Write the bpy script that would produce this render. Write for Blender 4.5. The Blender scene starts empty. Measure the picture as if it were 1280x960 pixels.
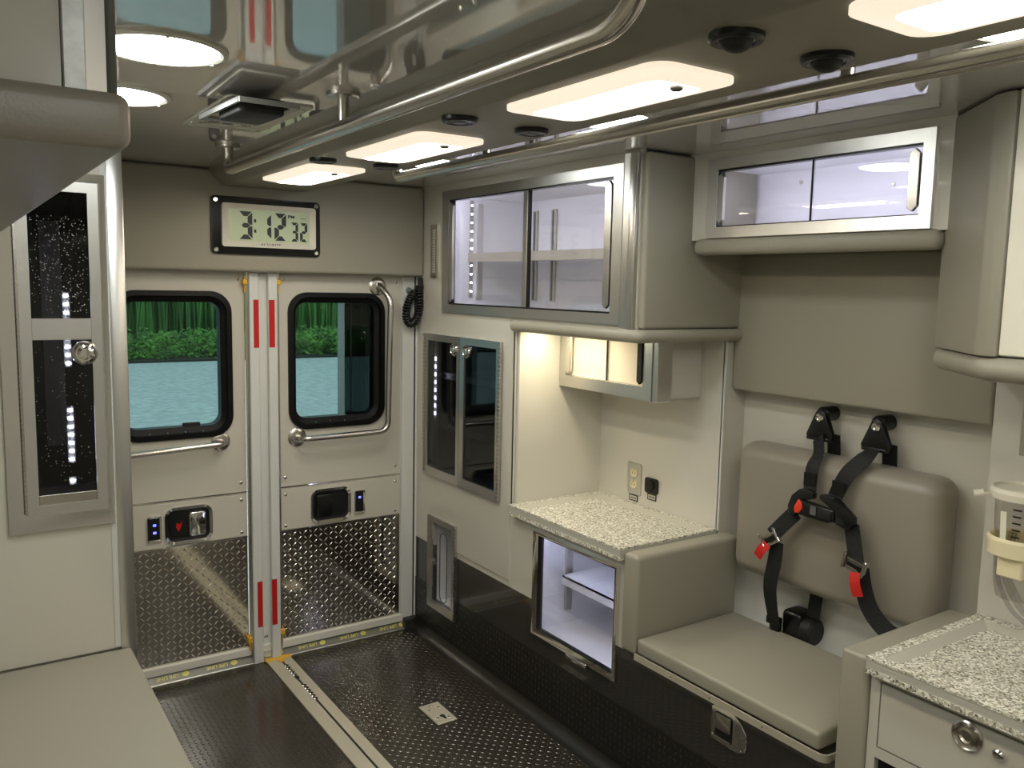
import bpy, bmesh, math, random
from mathutils import Vector, Matrix
random.seed(7)
PI = math.pi
SC = bpy.context.scene
COL = SC.collection

# ------------------------------------------------------------------ camera
YAW, PITCH, ROLL, FPX = 0.596138, -0.115413, 0.020763, 1055.05
fw = Vector((math.sin(YAW)*math.cos(PITCH), math.cos(YAW)*math.cos(PITCH), math.sin(PITCH)))
r0 = fw.cross(Vector((0, 0, 1))).normalized(); u0 = r0.cross(fw)
rr = math.cos(ROLL)*r0 + math.sin(ROLL)*u0; uu = -math.sin(ROLL)*r0 + math.cos(ROLL)*u0
cd = bpy.data.cameras.new('camera'); cam = bpy.data.objects.new('camera', cd); COL.objects.link(cam)
cd.sensor_width = 36; cd.sensor_fit = 'HORIZONTAL'; cd.lens = FPX/1280*36; cd.clip_start = 0.02
cam.matrix_world = Matrix(((rr.x, uu.x, -fw.x, 0), (rr.y, uu.y, -fw.y, 0), (rr.z, uu.z, -fw.z, 1.45), (0, 0, 0, 1)))
SC.camera = cam

# ------------------------------------------------------------------ sky, exposure
W = bpy.data.worlds.new('sky'); SC.world = W; W.use_nodes = True
bg = W.node_tree.nodes['Background']; bg.inputs[0].default_value = (0.72, 0.76, 0.80, 1); bg.inputs[1].default_value = 0.65
SC.view_settings.view_transform = 'Standard'; SC.view_settings.look = 'None'
SC.view_settings.exposure = 1.35; SC.view_settings.gamma = 1.0; SC.view_settings.use_curve_mapping = False
SC.cycles.max_bounces = 10; SC.cycles.transparent_max_bounces = 12; SC.cycles.glossy_bounces = 6

SOFFIT_E, DOME_E, LED_E, NICHE_E = 10.0, 13.5, 7.0, 12.0

# ------------------------------------------------------------------ materials
def lin(r, g, b):
    f = lambda c: (c/255)/12.92 if c/255 <= .04045 else ((c/255+.055)/1.055)**2.4
    return (f(r), f(g), f(b), 1)
def mat(name, col, rough=.5, metal=0, spec=.5, coat=0, bump=None, emit=None, estr=0, mottled=None, aniso=None):
    m = bpy.data.materials.new(name); m.use_nodes = True
    nt = m.node_tree; p = nt.nodes['Principled BSDF']
    p.inputs['Base Color'].default_value = col; p.inputs['Roughness'].default_value = rough
    p.inputs['Metallic'].default_value = metal; p.inputs['Specular IOR Level'].default_value = spec
    p.inputs['Coat Weight'].default_value = coat; p.inputs['Coat Roughness'].default_value = .04
    if emit: p.inputs['Emission Color'].default_value = emit; p.inputs['Emission Strength'].default_value = estr
    tc = nt.nodes.new('ShaderNodeTexCoord')
    if bump:
        sc, st, stretch = bump
        mp = nt.nodes.new('ShaderNodeMapping'); mp.inputs['Scale'].default_value = stretch
        nt.links.new(tc.outputs['Object'], mp.inputs[0])
        n = nt.nodes.new('ShaderNodeTexNoise'); n.inputs['Scale'].default_value = sc; n.inputs['Detail'].default_value = 3
        nt.links.new(mp.outputs[0], n.inputs['Vector'])
        b = nt.nodes.new('ShaderNodeBump'); b.inputs['Strength'].default_value = st; b.inputs['Distance'].default_value = .01
        nt.links.new(n.outputs['Fac'], b.inputs['Height']); nt.links.new(b.outputs[0], p.inputs['Normal'])
    if mottled:
        sc, c2, lo, hi = mottled
        n = nt.nodes.new('ShaderNodeTexNoise'); n.inputs['Scale'].default_value = sc; n.inputs['Detail'].default_value = 4
        nt.links.new(tc.outputs['Object'], n.inputs['Vector'])
        r = nt.nodes.new('ShaderNodeValToRGB'); r.color_ramp.elements[0].position = lo; r.color_ramp.elements[1].position = hi
        r.color_ramp.elements[0].color = c2; r.color_ramp.elements[1].color = col
        nt.links.new(n.outputs['Fac'], r.inputs[0]); nt.links.new(r.outputs[0], p.inputs['Base Color'])
    return m
def brushed(name, col, rough, stretch):
    m = mat(name, col, rough, metal=1)
    nt = m.node_tree; p = nt.nodes['Principled BSDF']
    tc = nt.nodes.new('ShaderNodeTexCoord'); mp = nt.nodes.new('ShaderNodeMapping'); mp.inputs['Scale'].default_value = stretch
    n = nt.nodes.new('ShaderNodeTexNoise'); n.inputs['Scale'].default_value = 30; n.inputs['Detail'].default_value = 4
    nt.links.new(tc.outputs['Object'], mp.inputs[0]); nt.links.new(mp.outputs[0], n.inputs['Vector'])
    mr = nt.nodes.new('ShaderNodeMapRange'); mr.inputs['To Min'].default_value = rough-.07; mr.inputs['To Max'].default_value = rough+.1
    nt.links.new(n.outputs['Fac'], mr.inputs['Value']); nt.links.new(mr.outputs[0], p.inputs['Roughness'])
    b = nt.nodes.new('ShaderNodeBump'); b.inputs['Strength'].default_value = .03; b.inputs['Distance'].default_value = .001
    nt.links.new(n.outputs['Fac'], b.inputs['Height']); nt.links.new(b.outputs[0], p.inputs['Normal'])
    return m
def glass(name, tint, refl=1.45, gloss=(1, 1, 1, 1)):
    m = bpy.data.materials.new(name); m.use_nodes = True; nt = m.node_tree
    for n in list(nt.nodes):
        if n.type != 'OUTPUT_MATERIAL': nt.nodes.remove(n)
    out = [n for n in nt.nodes if n.type == 'OUTPUT_MATERIAL'][0]
    t = nt.nodes.new('ShaderNodeBsdfTransparent'); t.inputs[0].default_value = tint
    g = nt.nodes.new('ShaderNodeBsdfGlossy'); g.inputs[0].default_value = gloss; g.inputs['Roughness'].default_value = .01
    f = nt.nodes.new('ShaderNodeFresnel'); ge = nt.nodes.new('ShaderNodeNewGeometry')
    mr = nt.nodes.new('ShaderNodeMapRange'); mr.inputs['To Min'].default_value = refl; mr.inputs['To Max'].default_value = 1/refl
    nt.links.new(ge.outputs['Backfacing'], mr.inputs['Value']); nt.links.new(mr.outputs[0], f.inputs[0])
    mx = nt.nodes.new('ShaderNodeMixShader')
    nt.links.new(f.outputs[0], mx.inputs[0]); nt.links.new(t.outputs[0], mx.inputs[1]); nt.links.new(g.outputs[0], mx.inputs[2])
    nt.links.new(mx.outputs[0], out.inputs[0]); return m
def emission(name, col, s): return mat(name, (.8, .8, .8, 1), .4, emit=col, estr=s)

LAM = mat('glossy_grey_laminate', lin(202, 199, 187), .14, spec=.5, coat=.8)
LAMW = mat('niche_laminate', lin(206, 203, 193), .2, spec=.4)
DOORW = mat('door_skin', lin(194, 190, 177), .3, spec=.4)
POSTW = mat('door_frame_white', lin(206, 207, 202), .35)
WHITE = mat('cabinet_interior_white', lin(236, 236, 238), .4)
CEIL = mat('gelcoat_ceiling', lin(182, 179, 175), .04, spec=.9, coat=.9, bump=(2.2, .02, (1, 1, 1)))
PAD = mat('taupe_vinyl', lin(152, 148, 133), .42, spec=.4, bump=(420, .05, (1, 1, 1)))
PADD = mat('warm_grey_vinyl', lin(142, 136, 124), .36, spec=.45, bump=(420, .05, (1, 1, 1)))
SOFF = mat('soffit_vinyl', lin(140, 136, 122), .5, spec=.3, bump=(420, .05, (1, 1, 1)))
CHAR = mat('charcoal_laminate', lin(48, 46, 43), .18, spec=.5, coat=.6)
FLR = mat('black_tread_vinyl', lin(50, 46, 39), .19, spec=.85)
BPL = mat('black_tread_wall', lin(34, 31, 27), .3, spec=.6)
ALU = mat('brushed_aluminium', (.66, .65, .62, 1), .30, metal=1)
ALUH = mat('brushed_aluminium_frame', (.64, .63, .60, 1), .32, metal=1)
STEEL = mat('satin_steel', (.58, .55, .50, 1), .25, metal=1)
MILL = mat('mill_aluminium', lin(198, 192, 172), .38, metal=.35)
CHROME = mat('chrome', (.75, .74, .72, 1), .06, metal=1)
DPL = mat('bright_tread_plate', (.60, .57, .51, 1), .09, metal=1, bump=(9, .02, (1, 1, 1)))
DTR = mat('bright_tread_lugs', (.66, .64, .58, 1), .16, metal=1)
FTR = mat('black_tread_lugs', lin(58, 54, 46), .15, spec=.95)
WTR = mat('wall_tread_lugs', lin(40, 37, 32), .22, spec=.8)
BLK = mat('black_plastic', lin(13, 13, 13), .32)
FRB = mat('window_rubber', lin(11, 11, 11), .45, spec=.2)
BLKM = mat('black_rubber', lin(16, 16, 15), .55)
WEB = mat('black_webbing', lin(16, 16, 17), .7, bump=(260, .3, (1, 1, 1)))
RED = mat('red_reflector', lin(186, 22, 22), .3, coat=.5)
REDW = mat('red_webbing', lin(196, 30, 24), .55)
REDB = mat('red_button', lin(232, 66, 40), .4)
YEL = mat('yellow_plastic', lin(222, 170, 34), .4)
YTX = mat('yellow_print', lin(220, 214, 110), .5)
BLUE = emission('blue_indicator', (.02, .03, 1, 1), 2.5)
WARM = emission('warm_diffuser', (1.0, .88, .69, 1), SOFFIT_E)
LENS = mat('frosted_bezel', lin(232, 224, 205), .35, emit=(1, .88, .70, 1), estr=.33)
COOL = emission('cool_diffuser', (.97, 1.0, .98, 1), DOME_E)
LEDM = emission('led_white', (.78, .80, 1.0, 1), 30)
LEDS = emission('led_strip', (.84, .83, 1.0, 1), LED_E)
LEDD = emission('led_dim', (.72, .75, 1.0, 1), 6)
NIC = emission('niche_lamp', (1, .88, .62, 1), NICHE_E)
PANE = glass('clear_acrylic', (.93, .93, .95, 1), 1.4)
PANEW = glass('niche_acrylic', (.95, .95, .93, 1), 1.4)
DARKG = glass('smoked_glass', (.42, .43, .46, 1), 1.42)
TEAL = glass('tinted_window_glass', (.58, .74, .74, 1), 1.35)
SASHG = glass('dark_privacy_glass', (.10, .12, .12, 1), 1.35)
SASH = mat('blue_grey_sash', lin(104, 134, 140), .4)
LCD = mat('lcd_screen', lin(184, 198, 166), .3, spec=.4)
LCDK = mat('lcd_segments', lin(10, 11, 22), .5)
SILVER = mat('silver_plastic', lin(198, 195, 180), .35)
IVORY = mat('ivory_plastic', lin(224, 214, 178), .4)
CREAM = mat('white_plastic', lin(226, 222, 204), .4)
CLEARP = glass('clear_canister', (.86, .85, .83, 1), 1.4)
GREYM = mat('dark_gap', lin(20, 20, 20), .8)
FILM = mat('grey_sill_film', lin(120, 118, 108), .3, metal=.3)
SILL = mat('sill_white', lin(214, 212, 200), .35)
PAVE = mat('pavement', lin(205, 206, 202), .9, mottled=(7, lin(176, 178, 176), .35, .65))
REED = mat('reeds', lin(104, 160, 76), .7, mottled=(.8, lin(62, 110, 56), .35, .62))
WEED = mat('weeds', lin(110, 158, 60), .7, mottled=(2.2, lin(48, 88, 34), .35, .6))
SOIL = mat('soil', lin(44, 48, 34), .9)
def speckle():
    m = mat('speckled_stone', (.5, .5, .45, 1), .32, spec=.5)
    nt = m.node_tree; p = nt.nodes['Principled BSDF']; tc = nt.nodes.new('ShaderNodeTexCoord')
    v = nt.nodes.new('ShaderNodeTexVoronoi'); v.inputs['Scale'].default_value = 235
    nt.links.new(tc.outputs['Object'], v.inputs['Vector'])
    s = nt.nodes.new('ShaderNodeSeparateColor'); nt.links.new(v.outputs['Color'], s.inputs[0])
    r = nt.nodes.new('ShaderNodeValToRGB'); cr = r.color_ramp; cr.interpolation = 'CONSTANT'
    cr.elements[0].color = lin(112, 107, 94); cr.elements[0].position = 0
    cr.elements[1].color = lin(176, 172, 154); cr.elements[1].position = .14
    for pos, c in ((.45, lin(212, 209, 193)), (.72, lin(240, 238, 226))):
        e = cr.elements.new(pos); e.color = c
    nt.links.new(s.outputs[0], r.inputs[0]); nt.links.new(r.outputs[0], p.inputs['Base Color']); return m
SPK = speckle()

# ------------------------------------------------------------------ object helpers
ROOT = {}
def bm(): return bmesh.new()
def rootloc(o):
    while o.parent: o = o.parent
    return o.location.copy()
def obj(name, b, m, parent=None, sharp=.55, origin=None):
    bmesh.ops.recalc_face_normals(b, faces=b.faces)
    me = bpy.data.meshes.new(name)
    if parent is not None: off = rootloc(parent)
    elif origin is not None: off = Vector(origin)
    else:
        xs = [v.co.x for v in b.verts]; ys = [v.co.y for v in b.verts]; zs = [v.co.z for v in b.verts]
        off = Vector(((min(xs)+max(xs))/2, (min(ys)+max(ys))/2, min(zs)))
    for v in b.verts: v.co -= off
    b.to_mesh(me); b.free()
    me.shade_smooth(); me.set_sharp_from_angle(angle=sharp)
    for mm in (m if isinstance(m, (list, tuple)) else [m]): me.materials.append(mm)
    o = bpy.data.objects.new(name, me); COL.objects.link(o)
    if parent is not None: o.parent = parent
    else: o.location = off
    return o
def thing(name, label, cat, loc, group=None):
    o = bpy.data.objects.new(name, None); COL.objects.link(o); o.location = loc; o.empty_display_size = .05
    o['label'] = label; o['category'] = cat
    if group: o['group'] = group
    return o
def tag(o, label=None, cat=None, group=None, kind=None):
    if label: o['label'] = label
    if cat: o['category'] = cat
    if group: o['group'] = group
    if kind: o['kind'] = kind
    return o
def struct(name, b, m, label, parent=None):
    o = obj(name, b, m, parent, origin=(0, 0, 0))
    o['kind'] = 'structure'; o['label'] = label; return o
def copy_tree(o, dloc, label, group=None):
    c = o.copy(); COL.objects.link(c); c.location = o.location + Vector(dloc)
    if label: c['label'] = label
    def rec(a, p):
        for ch in a.children:
            if ch is p: continue
            d = ch.copy(); COL.objects.link(d); d.parent = p; rec(ch, d)
    for ch in list(o.children):
        d = ch.copy(); COL.objects.link(d); d.parent = c
        for g in list(ch.children):
            e = g.copy(); COL.objects.link(e); e.parent = d
    return c

# mappers: (u, v, d) -> world;   d is towards the room
def RW(x0): return lambda u, v, d: Vector((x0-d, u, v))
def RD(y0): return lambda u, v, d: Vector((u, y0-d, v))
def FL(z0): return lambda u, v, d: Vector((u, v, z0+d))
def CE(z0): return lambda u, v, d: Vector((u, v, z0-d))

def box(b, x0, x1, y0, y1, z0, z1, bev=0, seg=2):
    M = Matrix.Translation(((x0+x1)/2, (y0+y1)/2, (z0+z1)/2)) @ Matrix.Diagonal((abs(x1-x0), abs(y1-y0), abs(z1-z0), 1))
    r = bmesh.ops.create_cube(b, size=1, matrix=M)
    if bev:
        es = {e for v in r['verts'] for e in v.link_edges}
        bmesh.ops.bevel(b, geom=list(es), offset=bev, segments=seg, affect='EDGES', profile=.5)
    return b
def pbox(b, mp, u0, u1, v0, v1, d0, d1, bev=0, seg=2):
    p, q = mp(u0, v0, d0), mp(u1, v1, d1)
    return box(b, min(p.x, q.x), max(p.x, q.x), min(p.y, q.y), max(p.y, q.y), min(p.z, q.z), max(p.z, q.z), bev, seg)
def rrect(u0, u1, v0, v1, r=0, n=5):
    if r <= 0: return [(u0, v0), (u1, v0), (u1, v1), (u0, v1)]
    out = []
    for cx, cy, a0 in ((u0+r, v0+r, PI), (u1-r, v0+r, 1.5*PI), (u1-r, v1-r, 0), (u0+r, v1-r, .5*PI)):
        for i in range(n+1):
            a = a0+PI/2*i/n; out.append((cx+r*math.cos(a), cy+r*math.sin(a)))
    return out
def circ(cu, cv, r, n=24, r2=None):
    return [(cu+r*math.cos(2*PI*i/n), cv+(r2 or r)*math.sin(2*PI*i/n)) for i in range(n)]
def prism(b, pts, mp, d0, d1, bev=0, seg=2):
    lo = [b.verts.new(mp(u, v, d0)) for u, v in pts]; hi = [b.verts.new(mp(u, v, d1)) for u, v in pts]
    n = len(pts); fs = [b.faces.new(lo[::-1]), b.faces.new(hi)]
    for i in range(n): fs.append(b.faces.new((lo[i], lo[(i+1) % n], hi[(i+1) % n], hi[i])))
    if bev:
        es = {e for f in fs for e in f.edges}
        bmesh.ops.bevel(b, geom=list(es), offset=bev, segments=seg, affect='EDGES', profile=.5)
    return b
def ring(b, out, inn, mp, d0, d1, di=None):
    """frame between two loops; d1 height at the outer loop, di at the inner"""
    di = d1 if di is None else di
    A = [b.verts.new(mp(u, v, d0)) for u, v in out]; B = [b.verts.new(mp(u, v, d1)) for u, v in out]
    C = [b.verts.new(mp(u, v, di)) for u, v in inn]; D = [b.verts.new(mp(u, v, d0)) for u, v in inn]
    n = len(out)
    for i in range(n):
        j = (i+1) % n
        for P, Q in ((A, B), (B, C), (C, D), (D, A)): b.faces.new((P[i], P[j], Q[j], Q[i]))
    return b
def sheet(b, mp, us, vs, holes, d0, d1):
    """slab with rectangular holes"""
    us = sorted(set(us+[x for h in holes for x in h[:2] if us[0] < x < us[-1]])); vs = sorted(set(vs+[x for h in holes for x in h[2:] if vs[0] < x < vs[-1]]))
    V = {}
    def g(i, j, k):
        if (i, j, k) not in V: V[i, j, k] = b.verts.new(mp(us[i], vs[j], d1 if k else d0))
        return V[i, j, k]
    nu, nv = len(us)-1, len(vs)-1
    def solid(i, j):
        if i < 0 or j < 0 or i >= nu or j >= nv: return False
        cu, cv = (us[i]+us[i+1])/2, (vs[j]+vs[j+1])/2
        return not any(h[0] < cu < h[1] and h[2] < cv < h[3] for h in holes)
    for i in range(nu):
        for j in range(nv):
            if not solid(i, j): continue
            for k in (0, 1): b.faces.new((g(i, j, k), g(i+1, j, k), g(i+1, j+1, k), g(i, j+1, k)))
            for (di, dj, a, c) in ((-1, 0, (i, j), (i, j+1)), (1, 0, (i+1, j), (i+1, j+1)), (0, -1, (i, j), (i+1, j)), (0, 1, (i, j+1), (i+1, j+1))):
                if not solid(i+di, j+dj): b.faces.new((g(*a, 0), g(*c, 0), g(*c, 1), g(*a, 1)))
    return b
def round_path(pts, r, n=6):
    pts = [Vector(p) for p in pts]; out = [pts[0]]
    for i in range(1, len(pts)-1):
        a, p, c = pts[i-1], pts[i], pts[i+1]
        d1 = (a-p); d2 = (c-p); rr_ = min(r, d1.length*.49, d2.length*.49)
        s = p+d1.normalized()*rr_; e = p+d2.normalized()*rr_
        for k in range(n+1):
            t = k/n; out.append((1-t)**2*s+2*t*(1-t)*p+t*t*e)
    out.append(pts[-1]); return out
def spline(pts, n=8):
    P = [Vector(p) for p in pts]; P = [2*P[0]-P[1]]+P+[2*P[-1]-P[-2]]; out = []
    for i in range(1, len(P)-2):
        for k in range(n):
            t = k/n; a, b_, c, d = P[i-1], P[i], P[i+1], P[i+2]
            out.append(.5*((2*b_)+(c-a)*t+(2*a-5*b_+4*c-d)*t*t+(3*b_-a-3*c+d)*t**3))
    out.append(P[-2]); return out
def tube(b, pts, r, n=10, closed=False):
    pts = [Vector(p) for p in pts]; N = len(pts); rings = []; up = None
    for i, p in enumerate(pts):
        t = (pts[(i+1) % N]-pts[i-1]) if closed else (pts[min(i+1, N-1)]-pts[max(i-1, 0)])
        t.normalize()
        if up is None: up = t.orthogonal().normalized()
        up = (up-t*up.dot(t)).normalized(); s = t.cross(up)
        rad = r[i] if isinstance(r, (list, tuple)) else r
        rings.append([b.verts.new(p+rad*(math.cos(2*PI*k/n)*up+math.sin(2*PI*k/n)*s)) for k in range(n)])
    for i in range(N if closed else N-1):
        A, B = rings[i], rings[(i+1) % N]
        for k in range(n): b.faces.new((A[k], A[(k+1) % n], B[(k+1) % n], B[k]))
    if not closed: b.faces.new(rings[0][::-1]); b.faces.new(rings[-1])
    return b
def lathe(b, prof, c, ax, n=28):
    """profile of (radius, height) round axis ax at point c, closed by caps"""
    c = Vector(c); ax = Vector(ax).normalized(); u = ax.orthogonal().normalized(); v = ax.cross(u); rings = []
    for r, h in prof:
        r = max(r, 1e-4)
        rings.append([b.verts.new(c+ax*h+r*(math.cos(2*PI*k/n)*u+math.sin(2*PI*k/n)*v)) for k in range(n)])
    for A, B in zip(rings, rings[1:]):
        for k in range(n): b.faces.new((A[k], A[(k+1) % n], B[(k+1) % n], B[k]))
    b.faces.new(rings[0][::-1]); b.faces.new(rings[-1]); return b
def ribbon(b, pts, nrm, w, t=.0018):
    """flat strap; nrm = facing direction (one or per point)"""
    pts = [Vector(p) for p in pts]; N = len(pts); rg = []
    for i, p in enumerate(pts):
        tg = (pts[min(i+1, N-1)]-pts[max(i-1, 0)]).normalized()
        nn = Vector(nrm[i] if isinstance(nrm, list) else nrm); nn = (nn-tg*nn.dot(tg)).normalized(); s = tg.cross(nn)
        ww = w[i] if isinstance(w, list) else w
        rg.append([b.verts.new(p+s*a*ww/2+nn*c*t/2) for a, c in ((-1, -1), (1, -1), (1, 1), (-1, 1))])
    for A, B in zip(rg, rg[1:]):
        for k in range(4): b.faces.new((A[k], A[(k+1) % 4], B[(k+1) % 4], B[k]))
    b.faces.new(rg[0][::-1]); b.faces.new(rg[-1]); return b
def text(body, size, mp, cu, cv, d, m, parent, name='lettering', flip=False, aspect=1, thick=.0006, bold=0):
    cu_ = bpy.data.curves.new(name, 'FONT'); cu_.body = body; cu_.size = size; cu_.align_x = 'CENTER'; cu_.align_y = 'CENTER'
    cu_.extrude = thick/2; cu_.offset = bold; cu_.resolution_u = 3
    t = bpy.data.objects.new(name, cu_); COL.objects.link(t)
    bpy.context.view_layer.update()
    me = bpy.data.meshes.new_from_object(t.evaluated_get(bpy.context.evaluated_depsgraph_get()))
    bpy.data.objects.remove(t)
    off = rootloc(parent); s = -1 if flip else 1
    for v in me.vertices:
        v.co = mp(cu+s*v.co.x*aspect, cv+s*v.co.y, d+v.co.z)-off
    me.materials.clear(); me.materials.append(m); me.name = name
    o = bpy.data.objects.new(name, me); COL.objects.link(o); o.parent = parent; return o
def lugs(b, mp, u0, u1, v0, v1, p, L, wd, h, keep=None, a1=PI/4, a2=-PI/4):
    """raised lozenge lugs of a tread plate in alternating directions"""
    nu, nv = int((u1-u0)/p), int((v1-v0)/p)
    for i in range(nu+1):
        for j in range(nv+1):
            u, v = u0+(i+.5)*p, v0+(j+.5)*p
            if u > u1-.003 or v > v1-.003 or (keep and not keep(u, v)): continue
            a = a1 if (i+j) % 2 else a2
            c, s = math.cos(a), math.sin(a)
            def q(x, y, z): return b.verts.new(mp(u+c*x-s*y, v+s*x+c*y, z))
            e0, e1 = q(-L/2, 0, 0), q(L/2, 0, 0); s0, s1 = q(0, -wd/2, 0), q(0, wd/2, 0)
            t0, t1 = q(-L*.26, 0, h), q(L*.26, 0, h)
            for f in ((e0, s0, t0), (e0, t0, s1), (e1, t1, s0), (e1, s1, t1), (t0, s0, t1), (t0, t1, s1)): b.faces.new(f)
    return b
def lamp_area(name, loc, rot, sx, sy, power, col, parent=None, label=None):
    l = bpy.data.lights.new(name, 'AREA'); l.shape = 'RECTANGLE'; l.size = sx; l.size_y = sy; l.energy = power; l.color = col
    o = bpy.data.objects.new(name, l); COL.objects.link(o); o.rotation_euler = rot
    if parent: o.parent = parent; o.location = Vector(loc)-rootloc(parent)
    else: o.location = loc
    return o
def screw(b, mp, u, v, d, r=.0045, ax=None):
    c = mp(u, v, d); a = mp(u, v, d+1)-c
    lathe(b, [(r, 0), (r, .001), (r*.75, .0022), (r*.35, .0026)], c, a, 12); return b

# ================================================================== SETTING
XL = -.35; YF = -1.3; YD = 3.09; ZC = 1.83; XW = 1.62
b = bm(); box(b, XL, 1.62, YF, 3.085, -.05, 0)
floor = struct('floor', b, FLR, 'black raised-tread floor running to the rear doors')
def floor_ok(u, v): return not (.965 < u < 1.072) and not (1.29 < u < 1.385 and 2.30 < v < 2.456)
b = bm(); lugs(b, FL(0), .36, 1.585, .9, 3.08, .0180, .0165, .0056, .0010, floor_ok, a1=PI*.25, a2=-PI*.25)
tag(obj('tread_lugs', b, FTR, floor), kind='stuff')
b = bm()                                                    # coved corner between floor and wall
prof = [(1.575, .0005)]+[(1.62-.045+.045*math.sin(a), .045-.045*math.cos(a)) for a in [PI/2*i/6 for i in range(7)]]
cp = [(x-.001, z+.001) for x, z in prof]
pts = cp+[(1.6195, -.01), (1.575, -.01)]
prism(b, pts, lambda u, v, d: Vector((u, d, v)), 1.042, 3.085)
obj('floor_coving', b, BPL, floor)

b = bm(); box(b, XL, 2.14, YF, 3.2, ZC, ZC+.05)
ceiling = struct('ceiling', b, CEIL, 'mirror-glossy grey ceiling panel with wavy reflections')
b = bm()
prism(b, [(.785, ZC+.005), (.795, ZC-.02), (.832, ZC-.055), (1.118, ZC-.055), (1.16, ZC-.02), (1.165, ZC+.005)],
      lambda u, v, d: Vector((u, d, v)), YF, 3.04, .006, 2)
sof = obj('soffit', b, SOFF, ceiling); sof['label'] = 'padded taupe strip dropped below the glossy ceiling'

b = bm(); sheet(b, RD(3.10), [XL, 2.14], [-.05, ZC+.02], [(.40, 1.55, .0, 1.485)], -.10, 0)
wall_rear = struct('wall_rear', b, POSTW, 'rear wall around the double doors')
b = bm(); box(b, .30, 1.618, 3.03, 3.099, 1.481, 1.829, .012, 3)
hp = obj('header_pad', b, PAD, wall_rear); hp['label'] = 'taupe vinyl padded header above the doors'
b = bm(); box(b, XL-.05, XL, YF, 3.2, -.05, ZC); struct('wall_left', b, LAM, 'left wall behind the bench')
b = bm(); box(b, XL, 2.14, YF-.05, YF, -.05, ZC); struct('wall_front', b, LAM, 'bulkhead wall behind the camera')

# right wall: front face plane x = 1.62 with openings, back planes of the recesses
HU = (1.885, 2.822, 1.372, 1.772)       # upper aft cabinet opening
HD = (2.462, 2.975, .725, 1.238)        # glass doors opening
HN = (2.770, 2.935, .165, .500)         # narrow acrylic door opening
HL = (1.805, 2.205, .300, .632)         # lit lower compartment opening
HNI = (1.70, 2.372, .67, 1.335)         # niche
b = bm(); sheet(b, RW(XW), [1.775, 3.10], [.396, ZC], [HU, HD, HN, HL, HNI], -.018, 0)
wall_right = struct('wall_right', b, LAM, 'glossy beige-grey right wall aft of the attendant seat')
# seams drawn as recessed gaps with thin proud sheets
b = bm(); sheet(b, RW(XW), [2.378, 3.02], [.42, 1.325], [HD, HN], 0, .004); obj('door_surround_panel', b, LAM, wall_right)
b = bm(); box(b, 1.6185, 1.6202, 2.3725, 2.378, .69, 1.33); obj('panel_gap', b, GREYM, wall_right)
b = bm(); sheet(b, RW(XW), [1.042, 3.10], [.0, .396], [HL, HN], -.018, .001)
ch = obj('charcoal_kick_panel', b, CHAR, wall_right); ch['label'] = 'charcoal lower wall band'
b = bm(); sheet(b, RW(XW), [1.042, 3.085], [.035, .222], [HN], 0, .003); tp = obj('tread_kick_plate', b, BPL, wall_right)
tp['label'] = 'black raised-tread band along the wall foot'
b = bm(); lugs(b, RW(XW-.003), 1.045, 3.08, .05, .218, .0205, .0150, .0048, .0009, lambda u, v: not (2.765 < u < 2.94 and v > .15), a1=PI*.36, a2=-PI*.36)
tag(obj('tread_lugs', b, WTR, tp), kind='stuff')
b = bm(); box(b, 2.135, 2.18, YF, 3.2, -.05, ZC); struct('wall_outer', b, LAM, 'outer skin of the right side')
# niche recess (y 1.775..2.36)
b = bm(); box(b, 2.0, 2.012, 1.775, 2.372, .64, 1.345); nb = obj('niche_back_panel', b, LAMW, wall_right)
b = bm(); box(b, 1.63, 2.0, 2.358, 2.370, .64, 1.345); obj('niche_side_panel', b, LAMW, wall_right)
b = bm(); box(b, 1.995, 2.0, 1.770, 1.777, .70, 1.30); obj('niche_edge_trim', b, POSTW, wall_right)
# alcove behind the attendant seat
b = bm(); box(b, 2.09, 2.10, .97, 1.785, .0, ZC); wall_alcove = struct('wall_alcove', b, LAM, 'pale back wall of the seat alcove')
b = bm(); box(b, 2.0, 2.10, 1.771, 1.785, .0, 1.60); obj('alcove_step_panel', b, LAM, wall_alcove)
b = bm(); box(b, 2.012, 2.022, YF, .975, .0, ZC, 0)
wf_ = struct('wall_forward_niche', b, LAMW, 'pale wall behind the forward counter')
b = bm(); box(b, 2.022, 2.09, .962, .975, .0, ZC); obj('return_panel', b, LAMW, wf_)

# sill
b = bm(); prism(b, [(3.082, -.01), (3.082, .002), (3.102, .034), (3.12, .034), (3.12, -.01)], lambda u, v, d: Vector((d, u, v)), .36, 1.60)
sill = struct('trim_1', b, FILM, 'door sill covered with grey film printed in yellow')
SN = (Vector((0, -.032, .02))).normalized()
def SM(u, v, d):
    t = Vector((0, .02, .032)).normalized(); p = Vector((u, 3.082, .002))+t*v+SN*d; return p
b = bm(); box(b, .36, 1.60, 3.076, 3.083, 0, .005, .001, 1); obj('bright_edge_strip', b, ALU, sill)
for cx in (.62, .795, .97, 1.145, 1.32, 1.495):
    text('LIFE LINE', .017, SM, cx, .019, .0006, YTX, sill, 'lettering', flip=True, aspect=1.15, bold=.0004)
    b = bm(); prism(b, circ(cx+.062, .019, .0125, 16, .009), SM, .0003, .0011)
    obj('emblem', b, YTX, sill)
b = bm(); box(b, .36, 1.56, 3.085, 3.102, .034, .064, .002, 1); obj('white_ledge', b, SILL, sill)

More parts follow.
